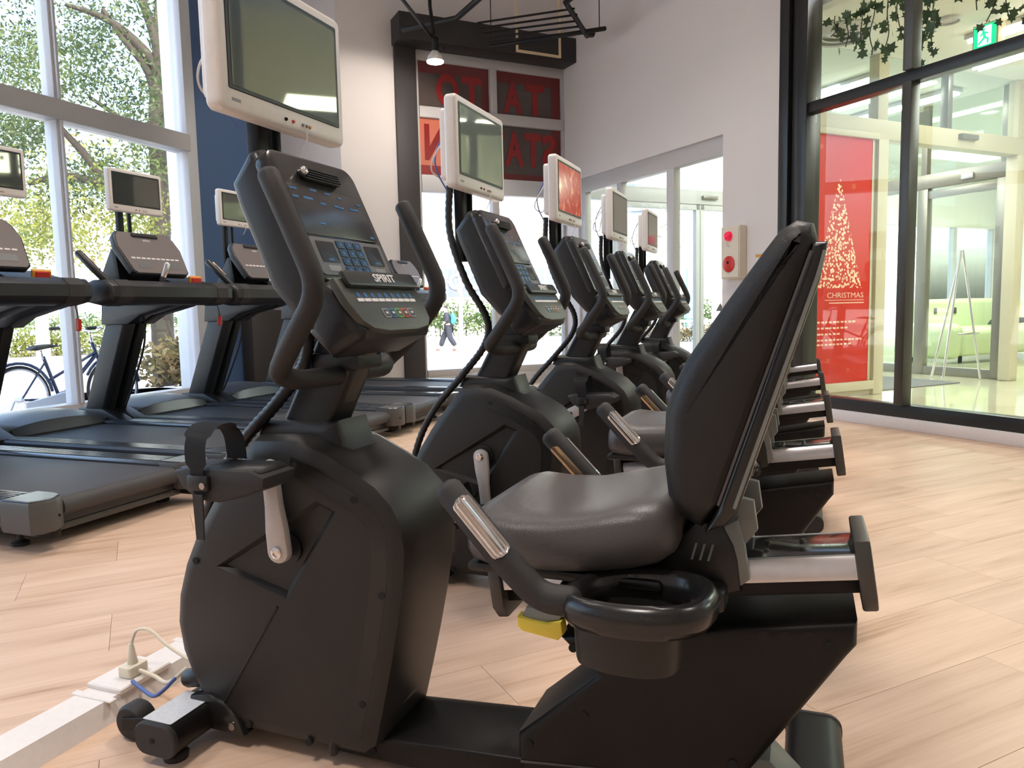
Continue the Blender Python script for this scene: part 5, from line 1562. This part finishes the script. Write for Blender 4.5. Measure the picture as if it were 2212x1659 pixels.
hedge('yellow-green low hedge left of the bicycle saddle', (-30, 16.5), (-24, 21.5), 1.0, .7, 'leaf_yellow', 12, 33)
hedge('dry brownish shrubs right outside the treadmill window', (-11.2, 10.6), (-9.6, 12.0), .85, .55, 'leaf_brown', 9, 34)
hedge('dry brown shrub row below the white guard rail', (-6.6, 28.4), (2.5, 31.2), .55, .42, 'leaf_brown', 14, 35)
# guard rails
def guard(lab, p0, p1, n, z0=-.4):
    G_ = empty('guard_rail', lab, 'guard rail', (p0[0], p0[1], z0))
    d = Vector((p1[0] - p0[0], p1[1] - p0[1], 0))
    for k in range(n + 1):
        q = d * (k / n)
        MB().tube([(q.x, q.y, 0), (q.x, q.y, .82)], .06, 8).done('post', 'rail_white', G_)
    for z in (.45, .75):
        MB().tube([(0, 0, z), (d.x, d.y, z)], .055, 8).done('rail', 'rail_white', G_)
guard('white two-bar guard rail outside the sliding doors', (-8.0, 28.9), (3.0, 33.6), 5)
guard('white two-bar guard rail across the street seen through the treadmill window', (-36, 22), (-24, 35), 6)
# bollard beside the walking person
Bo = empty('bollard', 'short white bollard in front of the walking person', 'bollard', (-11.3, 22.2, -.4))
MB().lathe([(.06, 0), (.06, .80), (.045, .86), (.01, .88)], 12).done('post', 'rail_white', Bo)
MB().lathe([(.062, .60), (.062, .68)], 12).done('band', 'rail_white', Bo)
# bare trees
def bare(lab, x, y, h, seed):
    B_ = empty('bare_tree', lab, 'tree', (x, y, -.4))
    r_ = random.Random(seed)
    MB().tube(spline([(0, 0, 0), (.05, 0, h * .35), (-.05, .05, h * .7), (.05, 0, h)], 4), [.13 - .009 * k for k in range(13)], 7).done('trunk', 'bark_pale', B_, smooth=60)
    for k in range(11):
        z = h * r_.uniform(.3, .85); a = r_.uniform(0, 2 * PI); L_ = h * r_.uniform(.2, .42)
        e = Vector((math.cos(a) * L_, math.sin(a) * L_, z + L_ * r_.uniform(.5, 1.0)))
        mid = Vector((e.x * .45, e.y * .45, z + (e.z - z) * .3))
        MB().tube(spline([(0, 0, z), mid, e], 4), [.045 - .0045 * i for i in range(9)], 5).done('branch', 'bark_pale', B_, smooth=60)
bare('bare thin street tree beyond the walking person', -14.4, 31.0, 6.0, 41)
bare('bare street tree in front of the dark restaurant sign', -10.6, 31.6, 6.6, 42)
bare('bare street tree seen through the glass behind the alarm wall', -5.8, 33.5, 8.5, 44)

# parked bicycle
By = empty('bicycle', 'dark city bicycle parked outside the street window', 'bicycle', (-7.25, 5.20, -.155))
R = .33
for y in (0, 1.10):
    b = MB(); b.lathe([(R - .018, -.012), (R, -.016), (R + .012, 0), (R, .016), (R - .018, .012)], 40, (0, y, R), 'x', True); W_ = b.done('wheel', 'rubber', By)
    b = MB(); b.lathe([(R - .016, -.010), (R - .034, 0), (R - .016, .010)], 40, (0, y, R), 'x', True); b.done('rim', 'aluminium', W_)
    b = MB()
    for k in range(28):
        a = 2 * PI * k / 28
        b.tube([(.02 * (1 if k % 2 else -1), y, R), (0, y + (R - .03) * math.cos(a), R + (R - .03) * math.sin(a))], .0016, 4, dome=False)
    b.done('spokes', 'aluminium', W_)
    b = MB(); b.lathe([(.02, -.05), (.028, 0), (.02, .05)], 10, (0, y, R), 'x'); b.done('hub', 'chrome', W_)
    pts = [(0, y + (R + .035) * math.cos(a), R + (R + .035) * math.sin(a)) for a in [PI * (.05 + .78 * k / 12) for k in range(13)]]
    MB().tube(pts, .016, 6).done('mudguard', 'bike_blue', By)
bb_, st, ht = (0, .44, .29), (0, .27, .80), (0, .87, .86)
for p, q, r in ((bb_, (0, .29, .74), .018), (bb_, (0, .90, .72), .022), (ht, (0, 1.00, .50), .020), ((0, .90, .75), (0, .34, .50), .016), ((.03, 0, R), (0, .44, .29), .011), ((-.03, 0, R), (0, .44, .29), .011), ((.03, 0, R), (0, .30, .68), .010), ((0, 1.0, .52), (.04, 1.10, R), .012), ((0, 1.0, .52), (-.04, 1.10, R), .012)):
    MB().tube([p, q], r, 8).done('frame_tube', 'bike_blue', By)
MB().tube([(0, .285, .72), st], .014, 8).done('seat_post', 'chrome', By)
MB().slab([(.12, .82), (.20, .86), (.34, .87), (.46, .845), (.34, .83), (.2, .81)], -.06, .06, .02, 2, axis='x').done('saddle', 'rubber', By)
MB().tube([(0, .87, .86), (0, .85, .98)], .014, 8).done('stem', 'chrome', By)
MB().tube(fillet([(-.27, .62, 1.02), (-.27, .80, 1.03), (-.06, .90, .98), (.06, .90, .98), (.27, .80, 1.03), (.27, .62, 1.02)], .08, 4), .012, 8).done('handlebar', 'chrome', By)
for x in (-.27, .27): MB().tube([(x, .60, 1.02), (x, .70, 1.025)], .018, 8).done('grip', 'rubber', By)
b = MB(); b.lathe([(.09, -.004), (.09, .004)], 20, (.05, .44, .29), 'x'); b.done('chainring', 'chrome', By)
MB().slab([(.02, .22), (.02, .30), (.47, .37), (.55, .30), (.48, .21)], .04, .07, .006, 1, axis='x').done('chain_guard', 'aluminium', By)
MB().tube([(.05, .44, .29), (.09, .50, .14), (.17, .50, .14)], .010, 6).done('crank', 'chrome', By)
MB().tube([(-.06, .0, R), (-.16, -.10, .02)], .010, 6).done('kickstand', 'chrome', By)

# walking person, seen through the clear part of the sign window
Pe = empty('person', 'person in dark baggy clothes with a white collar walking left past the bollard', 'person', (-11.26, 23.27, -.4), math.radians(21))
def skin(name, V, E, Rr, mat, parent, sub=2):
    me = bpy.data.meshes.new(name); me.from_pydata(V, E, [])
    o = bpy.data.objects.new(name, me); COL.objects.link(o); o.parent = parent
    md = o.modifiers.new('skin', 'SKIN')
    for i, v in enumerate(me.skin_vertices[0].data):
        v.radius = Rr[i] if isinstance(Rr[i], tuple) else (Rr[i], Rr[i])
        v.use_root = (i == 0)
    md.use_smooth_shade = True
    ss = o.modifiers.new('sub', 'SUBSURF'); ss.levels = sub; ss.render_levels = sub
    me.materials.append(M[mat])
    return o
# facing -X (walking left); near side is -Y
V = [(0, 0, .84), (-.02, 0, 1.02), (-.05, 0, 1.22), (-.07, 0, 1.33), (-.10, 0, 1.41), (-.13, 0, 1.50),
     (-.06, -.15, 1.27), (-.02, -.19, 1.06), (-.16, -.19, .92), (-.06, .15, 1.27), (-.04, .19, 1.05), (-.20, .19, .96),
     (.01, -.09, .80), (.04, -.09, .46), (.26, -.09, .13), (.20, -.09, .06),
     (-.01, .09, .80), (-.20, .09, .46), (-.30, .09, .10), (-.42, .09, .06)]
E_ = [(0, 1), (1, 2), (2, 3), (3, 4), (4, 5), (2, 6), (6, 7), (7, 8), (2, 9), (9, 10), (10, 11), (0, 12), (12, 13), (13, 14), (14, 15), (0, 16), (16, 17), (17, 18), (18, 19)]
Rr = [.13, .12, .13, .055, .05, .085, .055, .045, .032, .055, .045, .032, .085, .06, .042, .035, .085, .06, .042, .035]
skin('body', V, E_, Rr, 'skin', Pe)
Vc = [(0, 0, .80), (-.02, 0, 1.02), (-.05, 0, 1.22), (-.06, 0, 1.28), (-.06, -.16, 1.26), (-.02, -.20, 1.06), (-.10, -.20, .98), (-.06, .16, 1.26), (-.04, .20, 1.05), (-.13, .20, .99)]
skin('jacket', Vc, [(0, 1), (1, 2), (2, 3), (2, 4), (4, 5), (5, 6), (2, 7), (7, 8), (8, 9)], [.17, .15, .155, .09, .075, .065, .055, .075, .065, .055], 'cloth_navy', Pe)
Vt = [(0, 0, .84), (.01, -.09, .78), (.04, -.09, .46), (.24, -.09, .16), (-.01, .09, .78), (-.19, .09, .46), (-.29, .09, .14)]
skin('trousers', Vt, [(0, 1), (1, 2), (2, 3), (0, 4), (4, 5), (5, 6)], [.16, .12, .105, .085, .12, .105, .085], 'cloth_navy', Pe)
skin('collar', [(-.065, 0, 1.29), (-.085, 0, 1.36)], [(0, 1)], [.085, .065], 'cloth_white', Pe)
skin('hair', [(-.10, 0, 1.55), (-.07, 0, 1.50), (-.075, 0, 1.44)], [(0, 1), (1, 2)], [.088, .082, .06], 'hair', Pe)
for x, y in ((.22, -.09), (-.36, .09)): skin('shoe', [(x + .04, y, .045), (x - .10, y, .035)], [(0, 1)], [.05, .042], 'shoe_red', Pe)
Bg = empty('shoulder_bag', 'teal bag slung on the back of the walking person', 'bag', (-11.07, 23.20, .50), 0)
skin('bag_body', [(0, 0, .0), (.05, 0, .20), (-.02, 0, .38)], [(0, 1), (1, 2)], [.09, .11, .07], 'cloth_teal', Bg)

# buildings across the road
def building(lab, x0, x1, y0, y1, h, mat, rows, cols, rz=0.0, z0=-.4, win=(1.6, 1.3)):
    c_ = ((x0 + x1) / 2, (y0 + y1) / 2)
    B_ = empty('building', lab, 'building', (c_[0], c_[1], z0), rz)
    w, d = (x1 - x0) / 2, (y1 - y0) / 2
    MB().box(-w, w, -d, d, 0, h).done('walls', mat, B_, smooth=0)
    MB().box(-w - .2, w + .2, -d - .2, d + .2, h, h + .5).done('parapet', mat, B_, smooth=0)
    for r in range(rows):
        for k in range(cols):
            x = -w + (k + .5) * 2 * w / cols; z = (r + .55) * h / rows
            f = MB().box(x - win[0] / 2 - .1, x + win[0] / 2 + .1, -d - .10, -d, z - win[1] / 2 - .1, z + win[1] / 2 + .1).done('window', 'frame_white', B_, smooth=0)
            MB().box(x - win[0] / 2, x + win[0] / 2, -d - .13, -d - .10, z - win[1] / 2, z + win[1] / 2).done('pane', 'bld_window', f, smooth=0)
    return B_
RZ = math.radians(20)
b1 = building('low white restaurant building with a dark lettered sign band', -21.5, -6.5, 44, 52, 6.2, 'bld_white', 1, 6, RZ, win=(1.7, 1.5))
b1.location = (-15.0, 46.0, -.4)
sb = MB().box(-7.2, 2.2, -4.35, -4.02, 2.15, 3.75).done('sign_band', 'bld_sign', b1, smooth=0)
text('sign_letters', "COCO'S", 'print_white', 1.3, sb, frame_mtx((-4.6, -4.38, 2.95), (1, 0, 0), (0, 0, 1)), depth=.03, offset=.02)
MB().box(-7.4, 7.4, -4.25, -4.0, 3.75, 4.1).done('cornice', 'bld_grey', b1, smooth=0)
building('tall white office building far behind the restaurant', -30, -14, 62, 76, 24, 'bld_white', 7, 6, RZ)
building('pale grey office building behind the sliding doors', -11, 6, 54, 66, 13, 'bld_grey', 4, 6, RZ)
building('white building seen low through the treadmill window', -70, -46, 36, 50, 9, 'bld_white', 3, 7, math.radians(52))
building('pale grey house behind the far street hedge', -44, -33, 50, 60, 6, 'bld_grey', 2, 4, math.radians(40))
Ky = empty('kiosk_post', 'turquoise signal post outside the sliding doors', 'post', (-4.6, 33.0, -.4))
MB().tube([(0, 0, 0), (0, 0, 2.9)], .10, 10).done('post', 'cyan_paint', Ky)
MB().box(-.18, .18, -.15, .15, .8, 1.6).done('cabinet', 'cyan_paint', Ky, bevel=.02)
Wn = empty('warning_sign', 'white sign board with a dark triangle standing outside the sliding doors', 'sign', (-2.7, 27.2, -.4), math.radians(-15))
MB().box(-.32, .32, -.03, .03, .75, 1.75).done('board', 'print_white', Wn, bevel=.01)
MB().prism([(-.16, 1.15), (.16, 1.15), (0, 1.43)], -.04, -.03).done('triangle', 'frame_black', Wn, smooth=0)
MB().tube([(0, 0, 0), (0, 0, .8)], .03, 8).done('leg', 'rail_white', Wn)
Fl = empty('banner_flag', 'narrow red banner on a pole outside the lounge window', 'flag', ab(13.0, 15.2, -.4), AL)
MB().tube([(0, 0, 0), (0, 0, 3.0)], .03, 8).done('pole', 'rail_white', Fl)
MB().box(.02, .48, -.01, .01, 1.0, 2.9).done('cloth', 'flag_red', Fl, smooth=0)
